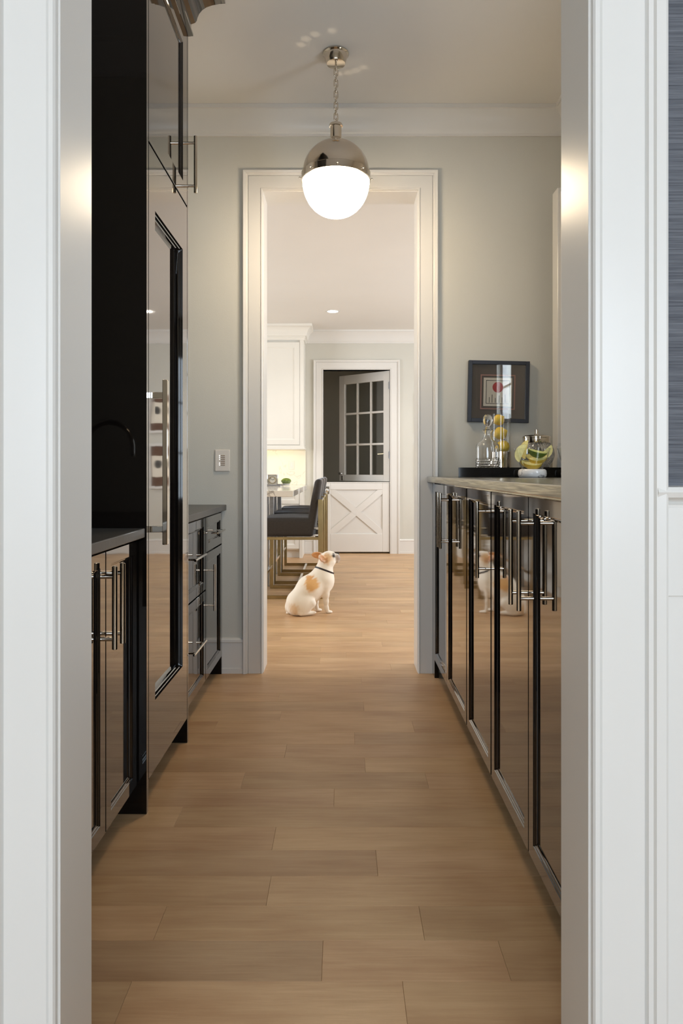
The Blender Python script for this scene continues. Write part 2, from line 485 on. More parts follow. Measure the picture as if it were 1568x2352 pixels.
wall_x('wall_far', YF0, YF1, -4.3, 3.8, CEIL, [(FL - 0.004, FR + 0.004, 0, OPZ + 0.004)], M['wall'], 'grey-green painted wall with the tall cased opening to the kitchen')
wn = wall_x('wall_near', YN0 + 0.012, YN1, -3.5, 3.5, CEIL, [(NL - 0.004, NR + 0.004, 0, OPZ + 0.004)], M['wall'], 'wall with the near cased opening')
wall_y('wall_left', XL - 0.1, XL, YN1, YF0, CEIL, [], M['wall'], 'pantry wall behind the dark sink counter')
wall_y('wall_right', XR, XR + 0.12, YN1, YF0, CEIL, [(1.98, 2.44, 1.22, 2.02)], M['wall'], 'pantry wall with a small window above the zinc counter')
wall_x('wall_kitchen_far', YK, YK + 0.12, -4.3, 3.8, KCEIL, [(-0.254, 0.629, 0, 2.441)], M['wall'], 'grey-green kitchen wall around the Dutch door')
wall_y('wall_kitchen_left', -4.4, -4.3, YF1, YK, KCEIL, [(4.7, 7.1, 0.8, 2.7)], M['wall'], 'kitchen wall with a wide window')
wall_y('wall_kitchen_right', 3.8, 3.9, YF1, YK, KCEIL, [(4.9, 7.7, 0.8, 2.7)], M['wall'], 'kitchen wall with a wide window')
wall_x('wall_dining_back', -3.4, -3.3, -3.5, 3.5, CEIL, [(-1.95, -0.45, 0.7, 2.6), (0.65, 2.15, 0.7, 2.6)], M['wall'], 'dining room wall with two windows')
wall_y('wall_dining_left', -3.6, -3.5, -3.4, YN0, CEIL, [], M['wall'], 'dining room side wall')
wall_y('wall_dining_right', 3.5, 3.6, -3.4, YN0, CEIL, [], M['wall'], 'dining room side wall')
# room beyond the Dutch door
mb = MB(); mb.box(-1.3, 1.3, 10.7, 10.8, 0, KCEIL); mb.box(-1.4, -1.3, YK + 0.12, 10.8, 0, KCEIL); mb.box(1.3, 1.4, YK + 0.12, 10.8, 0, KCEIL)
struct('wall_mudroom', mb, M['wall'], 'dim walls of the room beyond the Dutch door')
mb = MB(); mb.box(-1.4, 1.4, YK + 0.12, 10.8, KCEIL - 0.2, KCEIL - 0.12)
struct('ceiling_mudroom', mb, M['ceil'], 'dim ceiling of the room beyond the Dutch door')
mb = MB(); mb.box(-3.6, 3.6, -3.4, YF0 + 0.02, CEIL, CEIL + 0.08); struct('ceiling', mb, M['ceil'], 'plain painted ceiling over the pantry')
mb = MB(); mb.box(-4.4, 3.9, YF1 - 0.02, YK + 0.12, KCEIL, KCEIL + 0.08); struct('ceiling_kitchen', mb, M['ceil'], 'white kitchen ceiling with recessed lights')

# grasscloth and wainscot on the dining side of the near wall
mb = MB(); mb.box(-3.5, NL - 0.1, YN0 + 0.004, YN0 + 0.012, 1.0, CEIL); mb.box(NR + 0.1, 3.5, YN0 + 0.004, YN0 + 0.012, 1.0, CEIL)
mb.box(NL - 0.1, NR + 0.1, YN0 + 0.004, YN0 + 0.012, OPZ + 0.1, CEIL)
struct('wall_near_grasscloth', mb, M['grass'], 'navy grasscloth wallpaper beside the white door casing')
mb = MB(); mb.box(NR + 0.1, 3.5, YN0 - 0.004, YN0 + 0.012, 0, 1.04); mb.box(-3.5, NL - 0.1, YN0 - 0.004, YN0 + 0.012, 0, 1.04)
for z0, z1 in ((0, 0.2), (0.90, 1.04)):
    mb.box(NR + 0.1, 3.5, YN0 - 0.010, YN0 + 0.012, z0, z1, 0.001)
struct('trim_1', mb, M['white'], 'white painted wainscot panel below the navy wallpaper')
prof = [(0, 0), (0.012, 0.0), (0.013, 0.006), (0.006, 0.010), (0.010, 0.013), (0.024, 0.018), (0.028, 0.026), (0.024, 0.034), (0.0, 0.036)]
mb = MB()
mb.sweep([(3.5, 0), (NR + 0.1, 0)], [(a, b) for a, b in prof], lambda x, y, h: Vector((x, YN0 + 0.004 + y, 1.037 + h)))
struct('trim_2', mb, M['white'], 'white chair rail between wainscot and navy wallpaper', smooth=35)

# cased openings: jamb lining and mitred casing
CASE = [(0, 0), (0, .012), (.003, .016), (.010, .016), (.0125, .010), (.0155, .013), (.086, .014), (.0885, .009), (.092, .016), (.099, .018), (.1015, .024), (.116, .027), (.120, .025), (.120, 0)]


def casing(name, x0, x1, zt, yface, sgn, m, label, w=0.120, parent=None):
    sc_ = w / 0.120
    mb = MB(); rev = 0.004
    mb.sweep([(x0 - rev, 0), (x0 - rev, zt + rev), (x1 + rev, zt + rev), (x1 + rev, 0)], [(a * sc_, b) for a, b in CASE],
             lambda x, z, h: Vector((x, yface - sgn * h, z)))
    return struct(name, mb, m, label, parent)


def jamb(name, x0, x1, zt, y0, y1, m, label, parent=None):
    mb = MB(); t = 0.02
    mb.box(x0 - t, x0, y0, y1, 0, zt + t, 0.0012); mb.box(x1, x1 + t, y0, y1, 0, zt + t, 0.0012); mb.box(x0 - t, x1 + t, y0, y1, zt, zt + t, 0.0012)
    return struct(name, mb, m, label, parent)


casing('trim_3', NL, NR, OPZ, YN0 + 0.004, 1, M['white'], 'white casing around the near opening', 0.112)
jamb('trim_4', NL, NR, OPZ, YN0, YN1 + 0.002, M['white'], 'white jamb lining of the near opening')
casing('trim_5', NL, NR, OPZ, YN1, -1, M['white'], 'white casing on the pantry side of the near opening', 0.11)
casing('trim_6', FL, FR, OPZ, YF0, 1, M['white'], 'white casing around the opening to the kitchen', 0.106)
jamb('trim_7', FL, FR, OPZ, YF0 - 0.002, YF1 + 0.002, M['white'], 'white jamb lining of the opening to the kitchen')
casing('trim_8', FL, FR, OPZ, YF1, -1, M['white'], 'white casing on the kitchen side of the opening', 0.106)

# crowns
CROWN = [(0, 0), (0.012, 0), (0.012, 0.012), (0.018, 0.018), (0.024, 0.04), (0.036, 0.066), (0.055, 0.09), (0.072, 0.104), (0.080, 0.112), (0.088, 0.114), (0.088, 0.136), (0.0, 0.136)]
mb = MB()
mb.sweep([(XR, YN1), (XR, YF0), (XL, YF0), (XL, YN1), (XR, YN1)], CROWN, lambda x, y, h: Vector((x, y, 2.9115 + h)), cap=False)
struct('trim_9', mb, M['white'], 'white crown moulding around the pantry ceiling', smooth=30)
KCR = [(o * 1.15, h * 1.22) for o, h in CROWN]
mb = MB()
mb.sweep([(3.8, YF1), (3.8, YK), (-4.3, YK), (-4.3, YF1)], KCR, lambda x, y, h: Vector((x, y, KCEIL - 0.166 + h)))
struct('trim_10', mb, M['white'], 'white crown moulding along the kitchen wall', smooth=30)
# baseboards
BASE = [(0, 0), (0.017, 0), (0.017, 0.028), (0.013, 0.030), (0.013, 0.165), (0.017, 0.170), (0.016, 0.182), (0.010, 0.190), (0, 0.191)]
mb = MB(); mb.sweep([(FL - 0.11, YF0), (-0.68, YF0)], BASE, lambda x, y, h: Vector((x, y, h)))
struct('baseboard_far', mb, M['white'], 'white baseboard beside the cased opening', smooth=30)
mb = MB(); mb.sweep([(3.8, YK), (0.756, YK)], BASE, lambda x, y, h: Vector((x, y, h))); mb.sweep([(-0.381, YK), (-0.5, YK)], BASE, lambda x, y, h: Vector((x, y, h)))
struct('baseboard_kitchen_far', mb, M['white'], 'white baseboard along the kitchen wall', smooth=30)

# windows (out of the frame; one shows as a reflection in the picture glass)
def window_x(name, x0, x1, z0, z1, yc, m, label, cols, rows):
    w = thing(name, ((x0 + x1) / 2, yc, z0), label, None, kind='structure')
    mb = MB(); t = 0.05
    mb.box(x0, x0 + t, yc - .02, yc + .02, z0, z1); mb.box(x1 - t, x1, yc - .02, yc + .02, z0, z1); mb.box(x0 + t, x1 - t, yc - .02, yc + .02, z0, z0 + t); mb.box(x0 + t, x1 - t, yc - .02, yc + .02, z1 - t, z1)
    mb.build('window_frame', m, w)
    for i in range(1, cols):
        x = x0 + (x1 - x0) * i / cols; b = MB(); b.box(x - .012, x + .012, yc - .012, yc + .012, z0 + t, z1 - t); b.build('muntin', m, w)
    for i in range(1, rows):
        z = z0 + (z1 - z0) * i / rows; b = MB(); b.box(x0 + t, x1 - t, yc - .012, yc + .012, z - .012, z + .012); b.build('muntin', m, w)
    return w


def window_y(name, y0, y1, z0, z1, xc, m, label, cols, rows, t=0.05):
    w = thing(name, (xc, (y0 + y1) / 2, z0), label, None, kind='structure')
    mb = MB()
    mb.box(xc - .02, xc + .02, y0, y0 + t, z0, z1); mb.box(xc - .02, xc + .02, y1 - t, y1, z0, z1); mb.box(xc - .02, xc + .02, y0 + t, y1 - t, z0, z0 + t); mb.box(xc - .02, xc + .02, y0 + t, y1 - t, z1 - t, z1)
    mb.build('window_frame', m, w)
    for i in range(1, cols):
        y = y0 + (y1 - y0) * i / cols; b = MB(); b.box(xc - .012, xc + .012, y - .009, y + .009, z0 + t, z1 - t); b.build('muntin', m, w)
    for i in range(1, rows):
        z = z0 + (z1 - z0) * i / rows; b = MB(); b.box(xc - .012, xc + .012, y0 + t, y1 - t, z - .009, z + .009); b.build('muntin', m, w)
    return w


window_x('window_1', -1.95, -0.45, 0.7, 2.6, -3.35, M['white'], 'white framed dining room window', 3, 3)
window_x('window_2', 0.65, 2.15, 0.7, 2.6, -3.35, M['white'], 'white framed dining room window', 3, 3)
window_y('window_3', 1.98, 2.44, 1.22, 2.02, XR + 0.06, M['white'], 'small white framed window above the zinc counter', 1, 3, 0.03)
window_y('window_4', 4.9, 7.7, 0.8, 2.7, 3.85, M['white'], 'wide white framed kitchen window', 4, 2)
window_y('window_5', 4.7, 7.1, 0.8, 2.7, -4.35, M['white'], 'wide white framed kitchen window', 4, 2)

# white pilaster on the right wall, its edge just showing beside the near jamb
mb = MB(); mb.box(1.103, XR, 3.50, 3.585, 1.067, 2.55, 0.002); mb.box(1.118, XR, 3.42, 3.50, 1.067, 2.53, 0.002)
struct('trim_11', mb, M['white'], 'white upright casing above the zinc counter')


# ------------------------------------------------------------------ cabinet fronts
def front(y0, y1, z0, z1, X, s, stile=0.040, rec=0.0098, thick=0.022, top=None, bot=None):
    """door or drawer front facing +x (s=1) or -x (s=-1): returns (frame builder, panel builder)"""
    top = stile if top is None else top; bot = stile if bot is None else bot
    g = 0.0015
    y0 += g; y1 -= g; z0 += g; z1 -= g
    def ring(bm, iy, it, ib, dep): return [bm.verts.new((X - s * dep, y, z)) for y, z in ((y0 + iy, z0 + ib), (y1 - iy, z0 + ib), (y1 - iy, z1 - it), (y0 + iy, z1 - it))]
    mb = MB(); c = 0.0015
    levels = [(0, 0, 0, thick), (0, 0, 0, c), (c, c, c, 0), (stile, top, bot, 0), (stile + .002, top + .002, bot + .002, rec * .28), (stile + .005, top + .005, bot + .005, rec * .33),
              (stile + .007, top + .007, bot + .007, rec * .62), (stile + .010, top + .010, bot + .010, rec * .70), (stile + .011, top + .011, bot + .011, rec)]
    rs = [ring(mb.bm, *l) for l in levels]
    for a, b in zip(rs, rs[1:]):
        for i in range(4): mb.bm.faces.new((a[i], a[(i + 1) % 4], b[(i + 1) % 4], b[i]))
    l = levels[-1]; pn = MB()
    e = 0.003
    ya, yb, za, zb = y0 + l[0] - e, y1 - l[0] + e, z0 + l[2] - e, z1 - l[1] + e
    xa, xb = sorted((X - s * (rec - 0.0004), X - s * (rec + 0.006)))
    pn.box(xa, xb, ya, yb, za, zb)
    return mb, pn


def pull_v(y, z0, z1, X, s, r=0.0058, off=0.036, sq=None):
    """upright bar pull on two posts"""
    mb = MB(); xb = X + s * off
    if sq: mb.box(xb - sq[0], xb + sq[0], y - sq[1], y + sq[1], z0, z1, 0.0015)
    else: mb.tube([(xb, y, z0), (xb, y, z0 + .001), (xb, y, z1 - .001), (xb, y, z1)], [r * .8, r, r, r * .8], 14)
    e = (z1 - z0) * 0.125 if not sq else 0.05
    for z in (z0 + e, z1 - e):
        if sq: mb.box(min(X - s * .001, xb), max(X - s * .001, xb), y - sq[1] * .75, y + sq[1] * .75, z - .010, z + .010, 0.001)
        else: mb.tube([(X - s * .001, y, z), (xb, y, z)], r * .8, 10)
    return mb


def pull_h(y0, y1, z, X, s, r=0.0058, off=0.036):
    mb = MB(); xb = X + s * off
    mb.tube([(xb, y0, z), (xb, y0 + .001, z), (xb, y1 - .001, z), (xb, y1, z)], [r * .8, r, r, r * .8], 14)
    e = (y1 - y0) * 0.125
    for y in (y0 + e, y1 - e): mb.tube([(X - s * .001, y, z), (xb, y, z)], r * .8, 10)
    return mb


def hang(cab, kind, y0, y1, z0, z1, X, s, pull=None, **kw):
    f, p = front(y0, y1, z0, z1, X, s, **kw)
    d = f.build(kind, M['lacquer'], cab)
    p.build('panel', M['lacquer'], d)
    if pull: pull.build('handle', M['nickel'], d, smooth=40, label='polished nickel bar handle')
    return d


# ------------------------------------------------------------------ right run: bar cabinets with zinc top
XRF = 0.486
def bar_cabinet(y0, y1, doors, label):
    c = thing('bar_cabinet', ((XRF + XR) / 2, (y0 + y1) / 2, 0), label, 'cabinet')
    b = MB(); b.box(XRF + 0.024, XR - 0.006, y0 + 0.001, y1 - 0.001, 0.098, 1.036); b.build('body', M['lacquer'], c)
    b = MB(); b.box(XRF + 0.085, XR - 0.006, y0 + 0.001, y1 - 0.001, 0.0, 0.098); b.build('toe_kick', M['blackside'], c)
    for (a, e, hy) in doors:
        hang(c, 'door', a, e, 0.098, 1.030, XRF, -1, pull_v(hy, 0.739, 0.995, XRF, -1, 0.0062))
    return c


A = bar_cabinet(2.672, 3.700, [(3.177, 3.612, 3.218), (2.678, 3.177, 3.136)], 'glossy espresso bar cabinet with paired doors beside the kitchen opening')
b = MB(); b.box(XRF + 0.002, XRF + 0.024, 3.614, 3.688, 0.0, 1.036, 0.001); b.build('end_post', M['lacquer'], A)
bar_cabinet(2.233, 2.670, [(2.238, 2.666, 2.279)], 'glossy espresso bar cabinet with a single door between two double-door ones')
bar_cabinet(1.330, 2.231, [(1.785, 2.227, 1.826), (1.336, 1.783, 1.742)], 'glossy espresso bar cabinet with paired doors, half hidden by the near white jamb')
mb = MB(); mb.box(0.458, XR - 0.003, 1.30, 3.703, 1.0365, 1.067, 0.003, 2)
tag(recenter(mb.build('zinc_countertop', M['zinc'])), 'aged zinc bar countertop carrying the black tray', 'countertop')

# ------------------------------------------------------------------ left run
XS = -0.653
c = thing('sink_cabinet', (-0.95, 1.7, 0), 'glossy espresso sink cabinet in front of the tall fridge column', 'cabinet')
b = MB(); b.box(XL + 0.003, XS - 0.024, 1.302, 2.176, 0.098, 0.878); b.build('body', M['lacquer'], c)
b = MB(); b.box(XL + 0.003, XS - 0.085, 1.302, 2.176, 0.0, 0.098); b.build('toe_kick', M['blackside'], c)
hang(c, 'door', 1.886, 2.170, 0.096, 0.875, XS, 1, pull_v(1.918, 0.612, 0.838, XS, 1, 0.0075))
hang(c, 'door', 1.602, 1.884, 0.096, 0.875, XS, 1, pull_v(1.852, 0.612, 0.838, XS, 1, 0.0075))
hang(c, 'door', 1.310, 1.600, 0.096, 0.875, XS, 1)
mb = MB(); mb.box(XL + 0.003, -0.629, 1.30, 2.177, 0.884, 0.914, 0.003, 2)
tag(recenter(mb.build('sink_countertop', M['soap'])), 'dark honed stone countertop over the sink cabinet', 'countertop')
# faucet (shows as a faint reflection in the fridge side)
f = thing('faucet', (-0.98, 1.75, 0.914), 'nickel gooseneck faucet on the sink countertop', 'faucet')
b = MB(); pts = [(-0.98, 1.75, 0.914 + z) for z in (0, .1, .2, .28)] + [(-0.98 + .09 - .09 * math.cos(t), 1.75, 0.914 + .28 + .09 * math.sin(t)) for t in [PI * q / 10 for q in range(1, 11)]] + [(-0.80, 1.75, 1.15)]
b.tube(pts, 0.011, 12); b.build('spout', M['nickel'], f, smooth=60)
b = MB(); b.lathe([(0, 0), (.026, 0), (.026, .006), (.018, .012), (.018, .03), (0, .03)], (-0.98, 1.75, 0.914), 20); b.build('base', M['nickel'], f, smooth=40)
b = MB(); b.tube([(-0.98, 1.762, .99), (-0.98, 1.82, 1.03)], .006, 10); b.build('lever', M['nickel'], f, smooth=40)

# tall integrated fridge column
XT = -0.625
T = thing('fridge_column', (-0.93, 2.47, 0), 'tall glossy espresso integrated fridge column with a long nickel handle', 'fridge')
b = MB(); b.box(XL + 0.003, XT - 0.026, 2.20, 2.752, 0.10, 2.93); b.build('body', M['blackside'], T)
b = MB(); b.box(XL + 0.003, XT, 2.180, 2.200, 0.0, 2.94, 0.001); b.build('side_panel', M['lacquer'], T)
b = MB(); b.box(XL + 0.003, XT, 2.752, 2.772, 0.0, 2.94, 0.001); b.build('side_panel', M['lacquer'], T)
b = MB(); b.box(XL + 0.003, XT - 0.09, 2.20, 2.752, 0.0, 0.10); b.build('toe_kick', M['blackside'], T)
hang(T, 'lower_door', 2.203, 2.750, 0.098, 2.158, XT, 1, pull_v(2.222, 0.857, 1.392, XT, 1, off=0.050, sq=(0.008, 0.011)), stile=0.075, top=0.192, bot=0.232, rec=0.0255, thick=0.05)
hang(T, 'upper_door', 2.203, 2.750, 2.164, 2.86, XT, 1, pull_v(2.712, 2.200, 2.427, XT, 1, 0.0068, 0.042), stile=0.070, top=0.08, bot=0.07, rec=0.0098)
b = MB()
cr = [(0, 0), (.020, .002), (.020, .012), (.012, .018), (.012, .050), (.028, .056), (.034, .064), (.037, .076), (.044, .092), (.056, .107), (.074, .119), (.098, .127), (.125, .132), (.150, .134), (.150, .1875), (0, .1875)]
b.sweep([(XT, 2.180), (XT, 2.772)], [(-o, h) for o, h in cr], lambda x, y, h: Vector((x, y, 2.86 + h)))
b.build('crown', M['lacquer'], T, smooth=30)

# far left drawer cabinet
XD = -0.650
D = thing('drawer_cabinet', (-0.95, 3.24, 0), 'glossy espresso base cabinet with drawers and one door below the wall keypad', 'cabinet')
b = MB(); b.box(XL + 0.003, XD - 0.024, 2.776, 3.700, 0.098, 0.878); b.build('body', M['lacquer'], D)
b = MB(); b.box(XL + 0.003, XD - 0.09, 2.776, 3.690, 0.0, 0.098); b.build('toe_kick', M['blackside'], D)
b = MB(); b.box(XD - 0.30, XD - 0.002, 3.682, 3.702, 0.0, 0.878, 0.001); b.build('end_panel', M['lacquer'], D)
hang(D, 'drawer', 2.780, 3.243, 0.532, 0.876, XD, 1, pull_h(2.85, 3.075, 0.722, XD, 1))
hang(D, 'drawer', 2.780, 3.243, 0.098, 0.528, XD, 1, pull_h(2.83, 3.075, 0.332, XD, 1))
hang(D, 'drawer', 3.247, 3.680, 0.705, 0.876, XD, 1, pull_h(3.36, 3.56, 0.790, XD, 1))
hang(D, 'door', 3.247, 3.680, 0.098, 0.701, XD, 1, pull_v(3.282, 0.424, 0.648, XD, 1))
mb = MB(); mb.box(XL + 0.003, -0.629, 2.774, 3.706, 0.884, 0.914, 0.003, 2)
tag(recenter(mb.build('drawer_countertop', M['soap'])), 'dark stone countertop over the drawer cabinet beside the fridge column', 'countertop')

# wall keypad
kp = thing('light_keypad', (-0.650, YF0, 1.095), 'white wall keypad with lit buttons above the drawer cabinet', 'keypad')
b = MB(); b.box(-0.690, -0.610, YF0 - 0.009, YF0, 1.095, 1.212, 0.003, 2); b.build('plate', M['plastic'], kp)
for i in range(6):
    z = 1.180 - i * 0.0102
    b = MB(); b.box(-0.660, -0.636, YF0 - 0.0105, YF0 - 0.008, z - .0032, z + .0022, 0.0008); b.build('button', M['slot'], kp)
    if i != 3:
        b = MB(); b.ball((-0.6655, YF0 - 0.009, z), 0.0022, 10, 6); b.build('light', M['led'], kp)

# ------------------------------------------------------------------ globe pendant
pc = Vector((-0.030, 3.19, 0))
P = thing('globe_pendant', (pc.x, pc.y, CEIL), 'polished nickel globe pendant with glowing opal glass on a chain', 'pendant light')
b = MB(); b.lathe([(0, 0), (.060, 0), (.061, -.006), (.057, -.010), (.054, -.012), (.045, -.046), (.043, -.050), (0, -.052)], (pc.x, pc.y, CEIL), 40); b.build('canopy', M['nickel'], P, smooth=35)
def link(c, L, Wd, rot, r):
    pts = []
    for q in range(20):
        t = 2 * PI * q / 20; u = math.cos(t) * Wd; v = math.sin(t) * Wd + (L if math.sin(t) > 0 else -L)
        pts.append(Vector((u * math.cos(rot), u * math.sin(rot), v)) + c)
    m = MB(); m.tube(pts, r, 8, closed=True); return m
zt, zb = CEIL - 0.050, 2.712
nl = 11; step = (zt - zb) / nl
for i in range(nl):
    link(Vector((pc.x, pc.y, zt - (i + .5) * step)), step * 0.36, 0.0090, 0.25 if i % 2 else 0.25 + PI / 2, 0.0028).build('chain_link', M['nickel'], P, smooth=60)
b = MB(); b.lathe([(0, 2.718), (.030, 2.716), (.032, 2.712), (.032, 2.704), (.027, 2.702), (.027, 2.650), (.030, 2.646), (.022, 2.636), (.012, 2.628), (0, 2.628)], (pc.x, pc.y, 0), 40); b.build('neck', M['nickel'], P, smooth=35)
R = 0.156
zc = 2.472
dome = [(0.0, zc + R * 1.02), (.02, zc + R * 1.01)] + [(R * math.sin(t), zc + .014 + (R - .004) * math.cos(t)) for t in [PI / 2 * q / 18 for q in range(3, 19)]]
dome += [(R + .002, zc + .012), (R + .006, zc + .010), (R + .006, zc - .022), (R + .001, zc - .024)]
b = MB(); b.lathe(dome, (pc.x, pc.y, 0), 64); dm = b.build('dome', M['nickel'], P, smooth=40)
for i in range(8):
    t = 2 * PI * i / 8 + 0.05
    p0 = Vector((pc.x + (R + .004) * math.cos(t), pc.y + (R + .004) * math.sin(t), zc - .008)); dv = Vector((math.cos(t), math.sin(t), 0))
    b = MB(); b.tube([p0, p0 + dv * .007], .0022, 8); b.ball(p0 + dv * .009, .0042, 12, 8); b.build('thumb_screw', M['nickel'], P, smooth=60)
b = MB(); gl = [(R + .001, zc - .012)] + [(R * 1.0 * math.cos(t) ** 0.92, zc - .022 - .166 * math.sin(t)) for t in [PI / 2 * q / 20 for q in range(0, 20)]] + [(0, zc - .188)]
b.lathe(gl, (pc.x, pc.y, 0), 64); gb = b.build('globe', M['globe'], P, smooth=180, label='glowing opal glass globe')
b = MB(); b.ball((pc.x - .062, pc.y - .062, zc - .160), (.018, .018, .010), 14, 8); b.build('glass_catch', M['globe'], P, smooth=180)
# light leaking up through the vent holes of the neck
for t in (3.55, 3.85, 4.15, 4.62, .72, .98, 1.22, 1.5):
    l = bpy.data.lights.new('pendant_vent_light', 'SPOT'); l.energy = 1.0; l.color = (1.0, .80, .55); l.spot_size = math.radians(8); l.spot_blend = 1.0; l.shadow_soft_size = .004
    o = bpy.data.objects.new('pendant_vent_light', l); COL.objects.link(o)
    a = Vector((pc.x + .034 * math.cos(t), pc.y + .034 * math.sin(t), 2.69)); e = Vector((pc.x + .175 * math.cos(t), pc.y + .165 * math.sin(t), CEIL))
    o.location = a; o.rotation_euler = (e - a).to_track_quat('-Z', 'Y').to_euler(); o.parent = P; o.matrix_parent_inverse = Matrix.Translation(-Vector(P.location))


def downlight(x, y, z, power, label, col=(1.0, 0.95, 0.89), suffix=''):
    t = thing('recessed_light', (x, y, z), label, 'ceiling light', 'recessed ceiling lights')
    b = MB(); b.lathe([(.062, 0), (.062, -.004), (.083, -.003), (.085, 0)], (x, y, z), 32); b.build('trim_ring', M['white'], t, smooth=30)
    b = MB(); b.lathe([(0, -.0015), (.062, -.0015)], (x, y, z), 32); b.build('lens', M['downlight'], t)
    l = bpy.data.lights.new('downlight_bulb' + suffix, 'SPOT'); l.energy = power; l.color = col; l.spot_size = math.radians(130); l.spot_blend = 0.9; l.shadow_soft_size = .06
    o = bpy.data.objects.new('downlight_bulb' + suffix, l); COL.objects.link(o); o.location = (x, y, z - .02); o.parent = t; o.matrix_parent_inverse = Matrix.Translation(-Vector((x, y, z)))


downlight(-0.112, 7.95, KCEIL, 30, 'small glowing recessed light in the white kitchen ceiling')
downlight(1.01, 7.95, KCEIL, 30, 'recessed kitchen light mirrored in the glossy fridge door', suffix='_offscreen')
downlight(-1.70, 7.95, KCEIL, 30, 'recessed kitchen light above the white wall cabinet side of the island', suffix='_offscreen')

# ------------------------------------------------------------------ kitchen: Dutch door
DX0, DX1, DY = -0.254, 0.629, YK
casing('trim_12', DX0, DX1, 2.441, YK, 1, M['white'], 'white casing around the Dutch door', 0.126)
jamb('trim_13', DX0, DX1, 2.441, YK - 0.002, YK + 0.122, M['white'], 'white jamb lining of the Dutch door')
dd = thing('door_1', ((DX0 + DX1) / 2, YK, 0), 'white Dutch door, glazed upper half standing ajar', None, kind='structure')
lx0, lx1, lz0, lz1 = DX0 + .003, DX1 - .003, 0.020, 0.940
fy = YK + 0.004
b = MB(); b.box(lx0, lx1, fy + .018, fy + .046, lz0, lz1); lower = b.build('lower_leaf', M['white'], dd)
pxl, pxr = px(758.5, 0, fy).x, px(878, 0, fy).x
pzt, pzb = px(0, 1125, fy).z, px(0, 1226, fy).z
for q in ((lx0, pxl, lz0, lz1), (pxr, lx1, lz0, lz1)):
    b = MB(); b.box(q[0], q[1], fy, fy + .019, q[2], q[3], 0.004); b.build('stile', M['white'], lower)
for q in ((pxl, pxr, lz0, pzb), (pxl, pxr, pzt, lz1)):
    b = MB(); b.box(q[0], q[1], fy, fy + .019, q[2], q[3], 0.004); b.build('rail', M['white'], lower)
for sgn in (1, -1):
    a = Vector((pxl, pzb)) if sgn > 0 else Vector((pxl, pzt)); e = Vector((pxr, pzt)) if sgn > 0 else Vector((pxr, pzb))
    # brace clipped to the panel rectangle
    ya, yb = (fy + .0045, fy + .0185) if sgn > 0 else (fy + .0040, fy + .0185)
    w = 0.064
    if sgn > 0: poly = [(pxl, pzb), (pxl + w, pzb), (pxr, pzt - w * .85), (pxr, pzt), (pxr - w, pzt), (pxl, pzb + w * .85)]
    else: poly = [(pxl, pzt), (pxl, pzt - w * .85), (pxr - w, pzb), (pxr, pzb), (pxr, pzb + w * .85), (pxl + w, pzt)]
    b = MB(); b.prism([(x, ya, z) for x, z in poly], (0, yb - ya, 0)); b.build('brace', M['white'], lower)
b = MB(); b.box(lx0 - .003, lx1 + .003, fy - .004, fy + .048, lz1, lz1 + .010, 0.002); b.build('meeting_shelf', M['white'], dd)
lk = px(750.5, 1126, fy)
b = MB(); b.box(lk.x - .032, lk.x + .030, fy - .006, fy + .001, lk.z - .05, lk.z + .05, .002); lb = b.build('latch_plate', M['chrome'], lower)
b = MB(); b.lathe([(0, 0), (.020, 0), (.014, .010), (.010, .022), (.024, .032), (.026, .044), (.018, .054), (0, .056)], (0, 0, 0), 24)
b.xf(Matrix.Translation(Vector((lk.x, fy - .004, lk.z))) @ Matrix.Rotation(PI / 2, 4, 'X')); b.build('knob', M['chrome'], lower, smooth=50)
# upper leaf, hinged on the right and swung into the room beyond
UL = 0.868; UW = 2.432 - 0.955
mb = MB(); st = 0.098; tr_, br_ = 0.124, 0.088; th = 0.042
mb.box(-UL, -UL + st, 0, th, 0, UW, .0015); mb.box(-st, 0, 0, th, 0, UW, .0015); mb.box(-UL + st, -st, 0, th, 0, br_, .0015); mb.box(-UL + st, -st, 0, th, UW - tr_, UW, .0015)
upper = mb.build('upper_leaf', M['white'], dd, world=False)
upper.location = (DX1 - .004 - (DX0 + DX1) / 2, 0.016, 0.957); upper.rotation_euler = (0, 0, -math.radians(39.5))
gw, gh, mw = UL - 2 * st, UW - tr_ - br_, 0.028
pw, ph = (gw - 2 * mw) / 3, (gh - 2 * mw) / 3
for i in (1, 2):
    x = -UL + st + i * pw + (i - 1) * mw
    b = MB(); b.box(x, x + mw, .006, th - .006, br_, UW - tr_, .003); b.build('muntin', M['white'], upper, world=False)
    z = br_ + i * ph + (i - 1) * mw
    b = MB(); b.box(-UL + st, -st, .0065, th - .0065, z, z + mw, .003); b.build('muntin', M['white'], upper, world=False)
for i in range(3):
    for j in range(3):
        x = -UL + st + i * (pw + mw); z = br_ + j * (ph + mw)
        b = MB(); b.box(x - .002, x + pw + .002, th / 2 - .002, th / 2 + .002, z - .002, z + ph + .002); b.build('pane', M['pane'], upper, world=False)
b = MB(); b.lathe([(0, 0), (.016, 0), (.010, .010), (.008, .02), (.018, .03), (.018, .04), (0, .048)], (0, 0, 0), 20); b.xf(Matrix.Translation(Vector((-UL + .035, 0, .105))) @ Matrix.Rotation(PI / 2, 4, 'X'))
b.build('knob', M['chrome'], upper, smooth=50, world=False)
b = MB(); b.box(-UL + .045, -UL + .075, -.008, .001, .01, .075, .002); b.build('latch', M['chrome'], upper, world=False)
for z in (1.31, 2.236):
    b = MB(); b.box(DX1 - .016, DX1 + .001, fy - .006, fy + .012, z - .045, z + .045, .002); b.tube([(DX1 - .006, fy - .006, z - .052), (DX1 - .006, fy - .006, z + .052)], .006, 10); b.build('hinge', M['steel'], dd, smooth=40)

